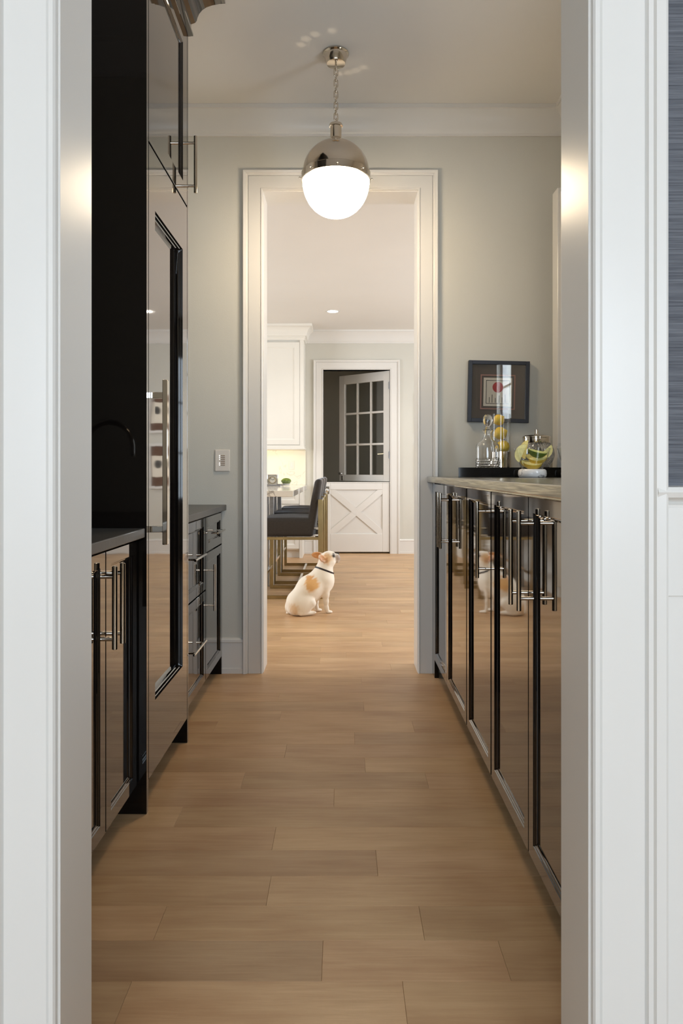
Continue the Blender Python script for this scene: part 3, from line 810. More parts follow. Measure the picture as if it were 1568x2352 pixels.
# ------------------------------------------------------------------ kitchen: white wall units
def shaker_y(cab, name, x0, x1, z0, z1, Y, m, stile=0.06, rec=0.010):
    """front facing the camera"""
    mb = MB(); g = .0015
    x0 += g; x1 -= g; z0 += g; z1 -= g
    lv = [(0, .02), (0, .001), (.001, 0), (stile, 0), (stile + .004, rec * .5), (stile + .010, rec * .6), (stile + .013, rec)]
    rs = [[mb.bm.verts.new((x, Y + dp, z)) for x, z in ((x0 + i, z0 + i), (x1 - i, z0 + i), (x1 - i, z1 - i), (x0 + i, z1 - i))] for i, dp in lv]
    for a, c_ in zip(rs, rs[1:]):
        for i in range(4): mb.bm.faces.new((a[i], a[(i + 1) % 4], c_[(i + 1) % 4], c_[i]))
    o = mb.build(name, m, cab)
    b = MB(); i = stile + .010; b.box(x0 + i, x1 - i, Y + rec - .0004, Y + rec + .006, z0 + i, z1 - i); b.build('panel', m, o)
    return o


KX = -0.492
uy = 8.70
U = thing('upper_cabinet', (-1.1, 8.88, 1.374), 'white shaker wall cabinet with crown above the marble backsplash', 'cabinet')
b = MB(); b.box(-2.6, KX, uy + .021, YK - .001, 1.39, 2.80); b.build('body', M['whitecab'], U)
shaker_y(U, 'door', -1.14, KX - .052, 1.43, 2.74, uy, M['whitecab'], 0.065)
shaker_y(U, 'door', -1.75, -1.142, 1.43, 2.74, uy, M['whitecab'], 0.065)
b = MB(); b.box(KX - .050, KX, uy, uy + .022, 1.39, 2.80, .001); b.build('face_frame', M['whitecab'], U)
b = MB(); b.box(-2.6, KX + .010, uy - .010, YK - .001, 1.372, 1.398, .002); b.box(-2.6, KX + .004, uy - .004, YK - .001, 1.398, 1.425, .001); b.build('light_rail', M['whitecab'], U)
b = MB()
UCR = [(0, 0), (.010, 0), (.012, .02), (.022, .028), (.022, .044), (.034, .048), (.040, .075), (.052, .108), (.074, .140), (.104, .158), (.110, .160), (.110, .190), (0, .190)]
b.sweep([(KX, YK - .002), (KX, uy), (-2.6, uy)], UCR, lambda x, y, h: Vector((x, y, 2.766 + h)))
b.build('crown', M['whitecab'], U, smooth=30)
l = bpy.data.lights.new('under_cabinet_strip', 'AREA'); l.shape = 'RECTANGLE'; l.size = 1.9; l.size_y = .03; l.energy = 2.6; l.color = (1, .86, .58)
o = bpy.data.objects.new('under_cabinet_strip', l); COL.objects.link(o); o.location = (-1.5, uy + .13, 1.366); o.rotation_euler = (math.radians(20), 0, 0); o.parent = U; o.matrix_parent_inverse = Matrix.Translation(-Vector(U.location))
BX, by = -0.502, 8.60
Bc = thing('base_cabinet', (-1.2, 8.83, 0), 'white shaker base cabinet with drawers below the marble backsplash', 'cabinet')
b = MB(); b.box(-2.6, BX - .001, by + .021, YK - .001, .10, .880); b.build('body', M['whitecab'], Bc)
b = MB(); b.box(-2.6, BX - .03, by + .07, YK - .001, 0, .10); b.build('toe_kick', M['whitecab'], Bc)
b = MB(); b.box(BX - .038, BX, by - .003, YK - .001, 0, .880, .001); b.build('end_panel', M['whitecab'], Bc)
for (z0, z1) in ((.115, .675), (.680, .876)):
    for (x0, x1) in ((-.99, BX - .040), (-1.45, -.992)): shaker_y(Bc, 'drawer', x0, x1, z0, z1, by, M['whitecab'], 0.05)
b = MB(); b.tube([(-.86, by - .03, .79), (-.66, by - .03, .79)], .006, 10); b.tube([(-.83, by, .79), (-.83, by - .03, .79)], .005, 8); b.tube([(-.69, by, .79), (-.69, by - .03, .79)], .005, 8); b.build('handle', M['nickel'], Bc, smooth=40)
mb = MB(); mb.box(-2.6, BX + .012, by - .02, YK - .001, .8805, .914, .003)
tag(recenter(mb.build('kitchen_countertop', M['marble'])), 'white marble countertop along the kitchen wall behind the island', 'countertop')
mb = MB(); mb.box(-2.6, KX + .004, YK - .016, YK - .0005, .9145, 1.372)
tag(recenter(mb.build('backsplash', M['splash'])), 'warmly lit veined marble backsplash slab under the white wall cabinet', 'backsplash')
ol = px(669.5, 1068, YK - .017)
ot = thing('outlet_plate', (ol.x, YK - .016, ol.z), 'white outlet plate on the marble backsplash', 'outlet')
b = MB(); b.box(ol.x - .036, ol.x + .036, YK - .021, YK - .0155, ol.z - .058, ol.z + .058, .002); b.build('plate', M['plastic'], ot)
b = MB(); b.box(ol.x - .017, ol.x + .017, YK - .0225, YK - .0205, ol.z - .034, ol.z + .034, .0008); b.build('socket', M['white'], ot)

# posters on the kitchen wall, seen mirrored in the fridge door
for z0, z1, lab in ((1.60, 2.14, 'upper brown print in a white frame on the kitchen wall right of the Dutch door'), (0.86, 1.46, 'lower brown print in a white frame on the kitchen wall right of the Dutch door')):
    t = thing('framed_print', (1.15, YK, z0), lab, 'picture')
    b = MB(); w = .035
    for q in ((.98, .98 + w, z0, z1), (1.32 - w, 1.32, z0, z1), (.98 + w, 1.32 - w, z0, z0 + w), (.98 + w, 1.32 - w, z1 - w, z1)): b.box(q[0], q[1], YK - .03, YK, q[2], q[3], .001)
    b.build('picture_frame', M['white'], t)
    b = MB(); b.box(.98 + w, 1.32 - w, YK - .012, YK - .002, z0 + w, z1 - w); b.build('print', M['brownprint'], t)
    zc_ = (z0 + z1) / 2
    b = MB(); b.box(1.05, 1.27, YK - .0135, YK - .0115, zc_ - .14, zc_ + .14, .0); s_ = b.build('white_block', M['card'], t)
    b = MB(); b.lathe([(0, 0), (.055, 0), (.055, .002), (0, .002)], (0, 0, 0), 24); b.xf(Matrix.Translation(Vector((1.16, YK - .0134, zc_ + .03))) @ Matrix.Rotation(PI / 2, 4, 'X')); b.build('black_disc', M['ink'], t)

# ------------------------------------------------------------------ kitchen island
IX, IY0, IY1, IZ = -0.415, 5.78, 7.95, 0.930
mb = MB(); mb.box(-1.75, IX, IY0, IY1, IZ - .052, IZ, .004, 2)
tag(recenter(mb.build('island_countertop', M['marble'])), 'thick white veined marble island countertop above the grey stools', 'countertop')
I = thing('kitchen_island', (-1.15, 6.86, 0), 'island base with brushed steel posts under the marble top', 'island')
b = MB(); b.box(-1.70, -.84, IY0 + .10, IY1 - .10, .10, IZ - .053, .002); b.build('body', M['whitecab'], I)
b = MB(); b.box(-1.66, -.88, IY0 + .14, IY1 - .14, 0, .10); b.build('plinth', M['whitecab'], I)
for y in (6.48, 7.25):
    for x in (-.72, -.67):
        b = MB(); b.box(x - .020, x + .020, y, y + .05, 0, IZ - .053, .002); b.build('post', M['steel'], I)

# stools
def make_stool():
    t = thing('counter_stool', (0, 0, 0), '', 'stool', 'counter stools at the island')
    # local: faces -x, back posts at +x; footprint x -0.47..0, y -0.27..0.27
    hw = 0.27; m = M['bronze']; s = .018
    for sy in (-1, 1):
        y = sy * (hw - s / 2)
        b = MB(); b.box(-.038, 0, y - s / 2, y + s / 2, 0, .853, .0015); b.build('back_post', m, t, world=False)
        b = MB(); b.box(-.505, -.473, y - s / 2, y + s / 2, 0, .512, .0015); b.build('leg', m, t, world=False)
        b = MB(); b.box(-.473, -.038, y - s / 2, y + s / 2, 0, .030, .0015); b.build('floor_bar', m, t, world=False)
        b = MB(); b.box(-.473, -.038, y - s / 2, y + s / 2, .506, .530, .0015); b.build('seat_rail', m, t, world=False)
    b = MB(); b.box(-.505, -.473, -hw + s, hw - s, .506, .530, .0015); b.build('seat_crossbar', m, t, world=False)
    b = MB(); b.box(-.066, -.038, -hw + s, hw - s, .506, .530, .0015); b.build('seat_crossbar', m, t, world=False)
    b = MB(); b.box(-.505, -.480, -hw + s, hw - s, .20, .225, .0015); b.build('foot_rest', M['chrome'], t, world=False)
    b = MB(); b.box(-.26, -.235, -hw + s, hw - s, .002, .028, .0015); b.build('floor_stretcher', M['chrome'], t, world=False)
    b = MB(); b.box(-.034, -.004, -hw + s, hw - s, .832, .852, .0015); b.build('back_rail', M['chrome'], t, world=False)
    for z0_, z1_ in ((.536, .552), (.600, .612)):
        b = MB(); b.box(-.085, -.012, -hw + .02, hw - .02, z0_, z1_, .002); b.build('bracket', M['nickel'], t, world=False)
    b = MB(); b.box(-.512, -.075, -hw + .004, hw - .004, .530, .690, .035, 4)
    bmesh.ops.subdivide_edges(b.bm, edges=[e for e in b.bm.edges if (e.verts[0].co - e.verts[1].co).length > .25], cuts=6, use_grid_fill=True)
    for v in b.bm.verts:
        if v.co.z > .66: v.co.z += .022 * max(0, 1 - (v.co.y / hw) ** 2) * (1 - ((v.co.x + .29) / .24) ** 2 * .6)
    b.build('seat', M['velvet'], t, smooth=60, world=False)
    b = MB(); b.box(-.082, 0, -hw + .006, hw - .006, .575, 1.028, .030, 4)
    bmesh.ops.subdivide_edges(b.bm, edges=[e for e in b.bm.edges if abs(e.verts[0].co.z - e.verts[1].co.z) > .3], cuts=5)
    for v in b.bm.verts:
        f_ = (v.co.z - .575) / .45
        v.co.x += -.060 + .058 * f_ + (.020 * f_ * f_ if v.co.x < -.04 else -.012 * (1 - f_))
    b.build('backrest', M['velvet'], t, smooth=60, world=False)
    return t


stool = make_stool()
spots = [(-.170, 6.12, 'charcoal velvet counter stool beside the sitting dog at the island end'), (-.172, 6.89, 'charcoal velvet counter stool in the middle of the island row'), (-.170, 7.66, 'charcoal velvet counter stool nearest the Dutch door')]
for i, (x, y, lab) in enumerate(spots):
    s = stool if i == 0 else copy_tree(stool)
    s.location = (x, y, 0); s['label'] = lab

# things on the island
t = thing('island_tray', (-.80, 7.45, IZ), 'mirrored tray on the marble island under the silver clock', 'tray')
b = MB(); b.box(-.98, -.655, 7.28, 7.62, IZ, IZ + .006, .001); b.build('base', M['chrome'], t)
for q in ((-.98, -.655, 7.28, 7.286), (-.98, -.655, 7.614, 7.62), (-.98, -.974, 7.286, 7.614), (-.661, -.655, 7.286, 7.614)):
    b = MB(); b.box(q[0], q[1], q[2], q[3], IZ + .006, IZ + .022, .001); b.build('rim', M['steel'], t)
bc = Vector((px(657, 0, 7.45).x, 7.45, IZ))
t = thing('moss_bowl', bc, 'small glass bowl of green moss on the marble island', 'bowl')
b = MB(); b.lathe([(0, .004), (.030, 0), (.034, .004), (.062, .062), (.060, .063), (.056, .058), (.030, .010), (0, .008)], bc, 32); b.build('glass', M['thin'], t, smooth=50)
b = MB(); b.lathe([(0, .030), (.038, .031), (.053, .056), (.050, .068), (.038, .080), (.02, .088), (0, .090)], bc, 32, rfun=lambda a, z, k: .003 * math.sin(7 * a + 5 * k) if z > .05 else 0); b.build('moss', M['moss'], t, smooth=180)
b = MB(); b.lathe([(0, .0095), (.027, .011), (.0385, .030), (0, .0302)], bc, 28); b.build('gravel', M['plastic'], t, smooth=40)
cc = Vector((px(625, 0, 7.45).x, 7.45, IZ + .006))
t = thing('silver_clock', cc, 'square silver clock with a round ring on the island tray', 'clock')
b = MB(); w = .062
for q in ((-w, -w + .012, 0, 2 * w), (w - .012, w, 0, 2 * w), (-w + .012, w - .012, 0, .012), (-w + .012, w - .012, 2 * w - .012, 2 * w)): b.box(cc.x + q[0], cc.x + q[1], cc.y - .012, cc.y + .012, cc.z + q[2], cc.z + q[3], .002)
b.build('clock_frame', M['chrome'], t)
b = MB(); b.box(cc.x - w + .01, cc.x + w - .01, cc.y + .004, cc.y + .008, cc.z + .01, cc.z + 2 * w - .01); b.build('dial', M['card'], t)
b = MB(); b.tube([cc + Vector((.036 * math.cos(a), 0, w + .036 * math.sin(a))) for a in [2 * PI * q / 28 for q in range(28)]], .003, 8, closed=True); b.build('ring', M['bronze'], t, smooth=60)
for a in (.6, 2.3):
    b = MB(); e = Vector((math.cos(a), 0, math.sin(a))); b.tube([cc + Vector((0, 0, w)), cc + Vector((0, 0, w)) + e * .03], .0016, 6); b.build('hand', M['ink'], t)

# ------------------------------------------------------------------ the bar top: picture, tray, decanter, jar, fruit
d0 = YF0
fx0, fx1, fz1, fz0 = px(1073, 0, d0 - .02).x, px(1213, 0, d0 - .02).x, px(0, 829, d0 - .02).z, px(0, 970, d0 - .02).z
pic = thing('framed_picture', ((fx0 + fx1) / 2, d0, fz0), 'small square picture in a blue-black frame on the wall above the bar', 'picture')
w = .020
b = MB()
for q in ((fx0, fx0 + w, fz0, fz1), (fx1 - w, fx1, fz0, fz1), (fx0 + w, fx1 - w, fz0, fz0 + w), (fx0 + w, fx1 - w, fz1 - w, fz1)): b.box(q[0], q[1], d0 - .028, d0 - .001, q[2], q[3], .0012)
b.build('picture_frame', M['frame'], pic)
b = MB(); b.box(fx0 + w, fx1 - w, d0 - .014, d0 - .006, fz0 + w, fz1 - w); b.build('mat_board', M['mat_board'], pic)
mx, mz = (fx0 + fx1) / 2 - .003, (fz0 + fz1) / 2 - .002
r0, r1 = .094, .088
b = MB()
for q in ((-r0, -r1, -r0, r0), (r1, r0, -r0, r0), (-r1, r1, -r0, -r1), (-r1, r1, r1, r0)): b.box(mx + q[0], mx + q[1], d0 - .0160, d0 - .0135, mz + q[2], mz + q[3])
b.build('fillet', M['rose'], pic)
b = MB(); b.box(mx - .077, mx + .077, d0 - .0155, d0 - .0135, mz - .077, mz + .077, .0003); b.build('print_card', M['card'], pic)
b = MB()
for q in ((-.064, -.061, -.064, .064), (.061, .064, -.064, .064), (-.061, .061, -.064, -.061), (-.061, .061, .061, .064)): b.box(mx + q[0], mx + q[1], d0 - .0160, d0 - .0153, mz + q[2], mz + q[3])
b.build('border_line', M['ink'], pic)
b = MB(); b.lathe([(0, 0), (.029, 0), (.029, .0006), (0, .0006)], (0, 0, 0), 36); b.xf(Matrix.Translation(Vector((mx, d0 - .0154, mz + .026))) @ Matrix.Rotation(PI / 2, 4, 'X')); b.build('red_disc', M['red'], pic)
for i, (x, h) in enumerate(((-.045, .030), (-.030, .044), (-.013, .026), (.008, .040), (.024, .030), (.040, .046))):
    b = MB(); b.box(mx + x - .0016, mx + x + .0016, d0 - .0160, d0 - .0153, mz - .058, mz - .058 + h); b.build('ink_stroke', M['ink'], pic)
b = MB(); b.box(fx0 + w, fx1 - w, d0 - .022, d0 - .0205, fz0 + w, fz1 - w); b.build('glazing', M['picglass'], pic)

pic.rotation_euler = (0, math.radians(1.2), 0)   # hangs a little askew

CZ = 1.067
ty = 3.25
tx0 = px(1052.5, 0, ty).x
t = thing('serving_tray', (tx0, ty, CZ), 'long black lacquered tray on the zinc countertop', 'tray', rz=-math.radians(9.4))
tw = 0.60; td = 0.335
b = MB(); b.box(.006, tw - .006, .006, td - .006, 0, .040); b.build('base', M['tray'], t, world=False)
for q in ((0, tw, 0, .006), (0, tw, td - .006, td), (0, .006, .006, td - .006), (tw - .006, tw, .006, td - .006)):
    b = MB(); b.box(q[0], q[1], q[2], q[3], 0, .046, .0006); b.build('rim', M['tray'], t, world=False)
TZ = CZ + .040

# decanter
c = Vector((px(1119.5, 0, 3.40).x, 3.40, TZ))
t = thing('decanter', c, 'cut glass decanter with a round stopper on the black tray', 'decanter')
def bump_rows(a, z, k):
    if z > .052 or z < .002: return 0
    row = int(z / .0125); ph = (z / .0125) % 1
    return .0034 * abs(math.sin(10 * a + (PI / 2 if row % 2 else 0))) * math.sin(PI * ph)
prof = [(0, 0), (.055, 0)] + [(.0575, .0025 + q * .0025) for q in range(20)] + [(.058, .06), (.058, .105), (.056, .118), (.050, .127), (.036, .136), (.026, .148), (.0205, .168), (.021, .178), (.030, .192), (.028, .194),
        (.017, .178), (.0155, .165), (.020, .148), (.032, .132), (.046, .122), (.052, .112), (.0535, .10), (.0535, .012), (.048, .008), (0, .008)]
b = MB(); b.lathe(prof, c, 80, rfun=lambda a, z, k: bump_rows(a, z, k) if 1 < k < 23 else 0); b.build('bottle', M['glass'], t, smooth=40)
b = MB(); b.lathe([(0, .165), (.013, .166), (.0155, .185), (.012, .202), (.010, .208), (.016, .214), (.0215, .226), (.0235, .242), (.0215, .258), (.014, .269), (0, .273)], c, 32); b.build('stopper', M['glass'], t, smooth=60)

# lemon cylinder
c = Vector((px(1150.5, 0, 3.49).x, 3.49, TZ))
t = thing('glass_cylinder', c, 'tall glass cylinder holding whole lemons behind the decanter', 'vase')
b = MB(); b.lathe([(0, .004), (.046, .004), (.047, .006), (.047, .280), (.0462, .281), (.0452, .280), (.0452, .010), (0, .010)], c, 48); b.build('glass', M['thin'], t, smooth=40)
b = MB(); b.lathe([(0, 0), (.058, 0), (.058, .004), (.049, .006), (.0485, .088), (.0475, .088), (.0475, .008), (0, .008)], c, 48); b.build('metal_base', M['nickel'], t, smooth=40)
def lemon(loc, r, tilt, lab, m='lemon'):
    prof = [(0, -1.28), (.10, -1.24), (.2, -1.13), (.45, -.95), (.75, -.66), (.95, -.28), (1.0, .05), (.93, .38), (.72, .72), (.44, .95), (.22, 1.10), (.14, 1.22), (.08, 1.27), (0, 1.28)]
    b = MB(); b.lathe([(a * r, z * r * .86) for a, z in prof], (0, 0, 0), 28)
    o = b.build('lemon' if m == 'lemon' else 'lime', M[m], None, smooth=180); o.location = loc; o.rotation_euler = tilt
    return tag(o, lab, 'fruit', 'whole citrus fruit on the bar')
lemon((c.x - .012, c.y - .004, TZ + .250), .0295, (.2, 1.0, .3), 'topmost whole lemon in the glass cylinder')
lemon((c.x - .005, c.y - .006, TZ + .181), .0345, (1.2, .3, 1.0), 'middle whole lemon in the glass cylinder')
lemon((c.x + .008, c.y - .006, TZ + .113), .0335, (.5, 1.2, 2.0), 'lowest whole lemon in the glass cylinder, above its metal base')
lemon((c.x + .010, c.y + .008, TZ + .044), .033, (.9, .4, 2.0), 'whole lemon inside the metal base of the glass cylinder')

# crystal jar
c = Vector((px(1231.5, 0, 3.42).x, 3.42, TZ))
t = thing('crystal_jar', c, 'round cut crystal jar with a nickel lid on the black tray', 'jar')
def cut(a, z, k): return .0032 * (math.sin(20 * a + z * 520) * math.sin(20 * a - z * 520))
prof = [(0, 0), (.058, 0)] + [(.060 + .0275 * math.sin(PI * (q / 60) ** 1.15 * .94), .003 + q * .0021) for q in range(61)] + [(.064, .134), (.060, .134), (.066, .120), (.080, .09), (.078, .05), (.060, .012), (0, .010)]
b = MB(); b.lathe(prof, c, 120, rfun=lambda a, z, k: cut(a, z, k) if 1 < k < 62 else 0); b.build('bowl', M['glass'], t, smooth=20)
b = MB(); b.lathe([(.060, .130), (.066, .130), (.067, .134), (.067, .154), (.069, .156), (.069, .160), (.060, .166), (.030, .171), (.012, .173), (.009, .176), (.0085, .196), (.0095, .197), (0, .198)], c, 48); b.build('lid', M['nickel'], t, smooth=35)

# glass pitcher, mostly behind the near jamb
c = Vector((1.098, 3.296, TZ))
t = thing('glass_pitcher', c, 'clear glass pitcher at the tray end beside the crystal jar', 'pitcher')
b = MB(); b.lathe([(0, 0), (.030, 0), (.035, .02), (.036, .06), (.029, .10), (.033, .125), (.0315, .125), (.0275, .10), (.0345, .06), (.033, .02), (0, .008)], c, 36); b.build('body', M['thin'], t, smooth=60)
b = MB(); b.tube([c + Vector((-.031, -.005, .115)), c + Vector((-.055, -.005, .118)), c + Vector((-.064, -.005, .10)), c + Vector((-.056, -.005, .065)), c + Vector((-.034, -.005, .045))], .006, 10); b.build('handle', M['thin'], t, smooth=60)

# citrus bowls on marble bases
def wedge(name, loc, rot, R_, m_r, m_f, lab, ang=1.15):
    t = thing(name, loc, lab, 'fruit', 'cut citrus wedges'); t.rotation_euler = rot
    b = MB(); n, mm = 8, 10; g = []
    for i in range(n + 1):
        a = -ang / 2 + ang * i / n
        g.append([b.bm.verts.new((R_ * math.sin(PI * j / mm) * math.sin(a), -R_ * math.sin(PI * j / mm) * math.cos(a), 1.22 * R_ * math.cos(PI * j / mm))) for j in range(mm + 1)])
    for i in range(n):
        for j in range(mm): b.bm.faces.new((g[i][j], g[i + 1][j], g[i + 1][j + 1], g[i][j + 1]))
    bmesh.ops.remove_doubles(b.bm, verts=b.bm.verts, dist=1e-5)
    b.build('peel', M[m_r], t, smooth=180, world=False)
    b = MB()
    for a in (-ang / 2, ang / 2):
        q = .985
        b.bm.faces.new([b.bm.verts.new((q * R_ * math.sin(PI * j / mm) * math.sin(a), -q * R_ * math.sin(PI * j / mm) * math.cos(a), 1.2 * R_ * math.cos(PI * j / mm))) for j in range(mm + 1)])
    b.build('flesh', M[m_f], t, world=False)
    return t


def citrus_bowl(c, lab):
    t = thing('citrus_bowl', c, lab, 'bowl')
    b = MB(); b.lathe([(0, 0), (.056, 0), (.0615, .006), (.063, .018), (.061, .032), (.054, .038), (.0, .0385)], c, 40); b.build('marble_base', M['pebble'], t, smooth=50)
    b = MB(); b.lathe([(0, .0388), (.046, .0388), (.050, .043), (.066, .082), (.080, .132), (.0785, .1325), (.064, .083), (.047, .046), (0, .043)], c, 48); b.build('glass', M['thin'], t, smooth=50)


c = Vector((px(1222, 0, 3.085).x, 3.085, CZ)); citrus_bowl(c, 'glass bowl of lemon wedges on a white marble base in front of the tray')
ws = [((-.046, -.016, .108), (.40, .05, .92), (-.72, .66, .1), 'lemon', 'lemon wedge leaning on the left rim of the marble-based bowl'),
      ((-.004, -.022, .070), (1, .05, .04), (0, -.55, -.83), 'lemon', 'lemon wedge lying flat at the front of the marble-based bowl'),
      ((.018, -.020, .094), (1, .12, .16), (0, -.50, -.86), 'lemon', 'lemon wedge lying just under the lime wedge'),
      ((.016, -.028, .122), (1, 0, -.20), (0, -.62, -.78), 'lime', 'green lime wedge lying on the lemon wedges'),
      ((.056, .002, .122), (.75, .2, .62), (.45, .5, -.72), 'lemon', 'lemon wedge against the right rim of the marble-based bowl'),
      ((-.020, .016, .126), (.16, 0, .98), (-.35, .93, 0), 'lemon', 'lemon wedge standing up at the back of the marble-based bowl'),
      ((.022, .036, .112), (1, 0, .2), (0, .8, -.6), 'lemon', 'lemon wedge resting at the back of the marble-based bowl'),
      ((-.010, .016, .078), (.9, .45, 0), (-.2, .5, -.84), 'lemon', 'lemon wedge buried under the others in the marble-based bowl')]
for p_, ax_, pl_, k_, lab in ws:
    az = Vector(ax_).normalized(); py = Vector(pl_); py = (py - az * py.dot(az)).normalized(); ly = -py; lx = ly.cross(az)
    rm = Matrix((lx, ly, az)).transposed()
    wedge(k_ + '_wedge', c + Vector(p_), rm.to_euler(), .036, k_, k_ + 'flesh', lab, 1.05)
c2 = Vector((1.050, 3.075, CZ)); citrus_bowl(c2, 'glass bowl of limes on a marble base half hidden by the near jamb')
for i, (p_, lab) in enumerate((((-.030, -.005, .082), 'whole lime at the left side of the half hidden bowl'), ((.020, -.02, .080), 'whole lime at the front of the half hidden bowl'), ((.005, .022, .112), 'whole lime on top in the half hidden bowl'))):
    lemon(c2 + Vector(p_), .026, (.5 + i, 1.2, i), lab, 'lime')

# ------------------------------------------------------------------ the dog
DD = 5.25; HEAD = math.radians(27)
dcx = px(640 + 700 / 9.8, 0, DD).x
def D(zx, zy, w=0.0):
    """point of the dog at lateral offset w (to its left, away from the camera) on the body's own plane"""
    pxx, pyy = 640 + zx / 9.8, 1250 + zy / 9.8
    d = DD
    for _ in range(6):
        X = (pxx - VX) * d / F - dcx
        s = (X + w * math.sin(HEAD)) / math.cos(HEAD)
        d = DD + s * math.sin(HEAD) + w * math.cos(HEAD)
    return np.array(((pxx - VX) * d / F - dcx, d - DD, H - (pyy - VY) * d / F))


K = 0.0003416
hd = np.array((math.cos(HEAD), math.sin(HEAD), 0)); sd = np.array((-math.sin(HEAD), math.cos(HEAD), 0)); upv = np.array((0, 0, 1.0))


def sd_cone(Pn, a, b, ra, rb):
    ba = b - a; L2 = (ba ** 2).sum(); h = np.clip(((Pn - a) @ ba) / L2, 0, 1)
    return np.linalg.norm(Pn - a - h[:, None] * ba, axis=1) - (ra + (rb - ra) * h)


def sd_ell(Pn, c, ax, r):
    q = (Pn - c) @ np.array(ax).T / np.array(r); k0 = np.linalg.norm(q, axis=1); k1 = np.linalg.norm(q / np.array(r), axis=1)
    return k0 * (k0 - 1.0) / np.maximum(k1, 1e-9)


def smin(a, b, k):
    h = np.clip(0.5 + 0.5 * (b - a) / k, 0, 1); return b + (a - b) * h - k * h * (1 - h)


def smax(a, b, k): return -smin(-a, -b, k)


def frame_axes(d, side):
    d = d / np.linalg.norm(d); s_ = side - d * (side @ d); s_ /= np.linalg.norm(s_); return [d, s_, np.cross(d, s_)]


def dog_sdf(Pn):
    f = None
    def add(g, k=.02):
        nonlocal f
        f = g if f is None else smin(f, g, k)
    # trunk: rump, barrel, deep chest
    add(sd_ell(Pn, D(420, 1345), [hd, sd, upv], (.078, .088, .082)))
    add(sd_cone(Pn, D(440, 1270), D(690, 985), .082, .090), .04)
    add(sd_cone(Pn, D(690, 985), D(960, 800), .090, .088), .04)
    add(sd_ell(Pn, D(1030, 850), frame_axes(D(1060, 700) - D(1020, 1000), sd), (.088, .078, .066)), .04)
    add(sd_cone(Pn, D(880, 1000), D(800, 1180), .062, .040), .04)
    add(sd_ell(Pn, D(370, 1470), [hd, sd, upv], (.055, .075, .036)), .03)
    # neck and head
    add(sd_cone(Pn, D(960, 740), D(1050, 470), .075, .062), .04)
    add(sd_ell(Pn, D(1075, 345), [hd, sd, upv], (.060, .060, .056)), .02)
    add(sd_ell(Pn, D(1140, 250), [hd, sd, upv], (.045, .050, .034)), .02)
    mz_dir = D(1300, 280) - D(1150, 330)
    add(sd_ell(Pn, D(1285, 315), frame_axes(mz_dir, sd), (.033, .040, .038)), .018)
    add(sd_ell(Pn, D(1310, 300, -.020), [hd, sd, upv], (.022, .021, .030)), .008)
    add(sd_ell(Pn, D(1310, 300, .020), [hd, sd, upv], (.022, .021, .030)), .008)
    add(sd_ell(Pn, D(1290, 385), [hd, sd, upv], (.020, .026, .014)), .008)
    add(sd_ell(Pn, D(1190, 400, -.030), [hd, sd, upv], (.030, .022, .026)), .02)
    add(sd_ell(Pn, D(1190, 400, .030), [hd, sd, upv], (.030, .022, .026)), .02)
    # brow over the eyes and a dent in front of them
    add(sd_ell(Pn, D(1205, 205, -.022), [hd, sd, upv], (.020, .014, .012)), .010)
    # near shoulder and the two front legs
    for w, pts in ((-.048, [(1040, 960), (1055, 1130), (1062, 1290), (1072, 1430), (1095, 1505)]), (.050, [(830, 960), (835, 1130), (838, 1290), (842, 1400), (858, 1460)])):
        rr = [.040, .0265, .0185, .0150, .0160]
        for (a, b, r0_, r1_) in zip(pts, pts[1:], rr, rr[1:]): add(sd_cone(Pn, D(*a, w), D(*b, w), r0_, r1_), .016)
        pe = pts[-1]
        add(sd_ell(Pn, D(pe[0] + 42, pe[1] + 20, w), [hd, sd, upv], (.026, .019, .0125)), .008)
        for q in (-.011, 0, .011): add(sd_ell(Pn, D(pe[0] + 78, pe[1] + 28, w + q), [hd, sd, upv], (.011, .0068, .0085)), .004)
    # thighs and hind feet on both sides
    for w, dx in ((-.070, 0), (.070, -290)):
        add(sd_ell(Pn, D(615 + dx, 1345, w), frame_axes(D(720 + dx, 1230, w) - D(560 + dx, 1450, w), sd), (.078, .034, .060)), .010)
        add(sd_cone(Pn, D(740 + dx, 1330, w - .006 * np.sign(-w)), D(560 + dx, 1500, w), .034, .024), .012)
        add(sd_cone(Pn, D(500 + dx, 1565, w), D(770 + dx, 1545, w), .017, .0155), .014)
        for q in (-.011, 0, .011): add(sd_ell(Pn, D(810 + dx, 1540, w + q), [hd, sd, upv], (.013, .0068, .009)), .004)
    # bat ears, hollow side forward/outward
    for (w0, base, tip, wt, face) in ((-.040, (1050, 370), (900, 268), -.062, -1), (.030, (1000, 262), (742, 232), .058, -1)):
        a, b_ = D(*base, w0), D(*tip, wt)
        dr = b_ - a; L_ = np.linalg.norm(dr); ax = frame_axes(dr, upv * .8 + sd * .35 + hd * .25)
        cen = a + dr * .46
        e1 = sd_ell(Pn, cen, ax, (L_ * .56, .027, .013))
        hollow = sd_ell(Pn, cen + face * sd * .014 + hd * .004, ax, (L_ * .46, .019, .012))
        add(smax(e1, -hollow, .004), .010)
    return f


lo = np.array((-.26, -.24, -.004)); hi = np.array((.36, .26, .50)); hs = 0.0042
nx, ny, nz = [int(v) for v in np.ceil((hi - lo) / hs)]
gx, gy, gz = [lo[i] + hs * np.arange(n) for i, n in enumerate((nx, ny, nz))]
G = np.stack(np.meshgrid(gx, gy, gz, indexing='ij'), -1).reshape(-1, 3)
Fv = np.concatenate([dog_sdf(ch) for ch in np.array_split(G, 12)])
Fv = smax(Fv, .0015 - G[:, 2], .004).reshape(nx, ny, nz)


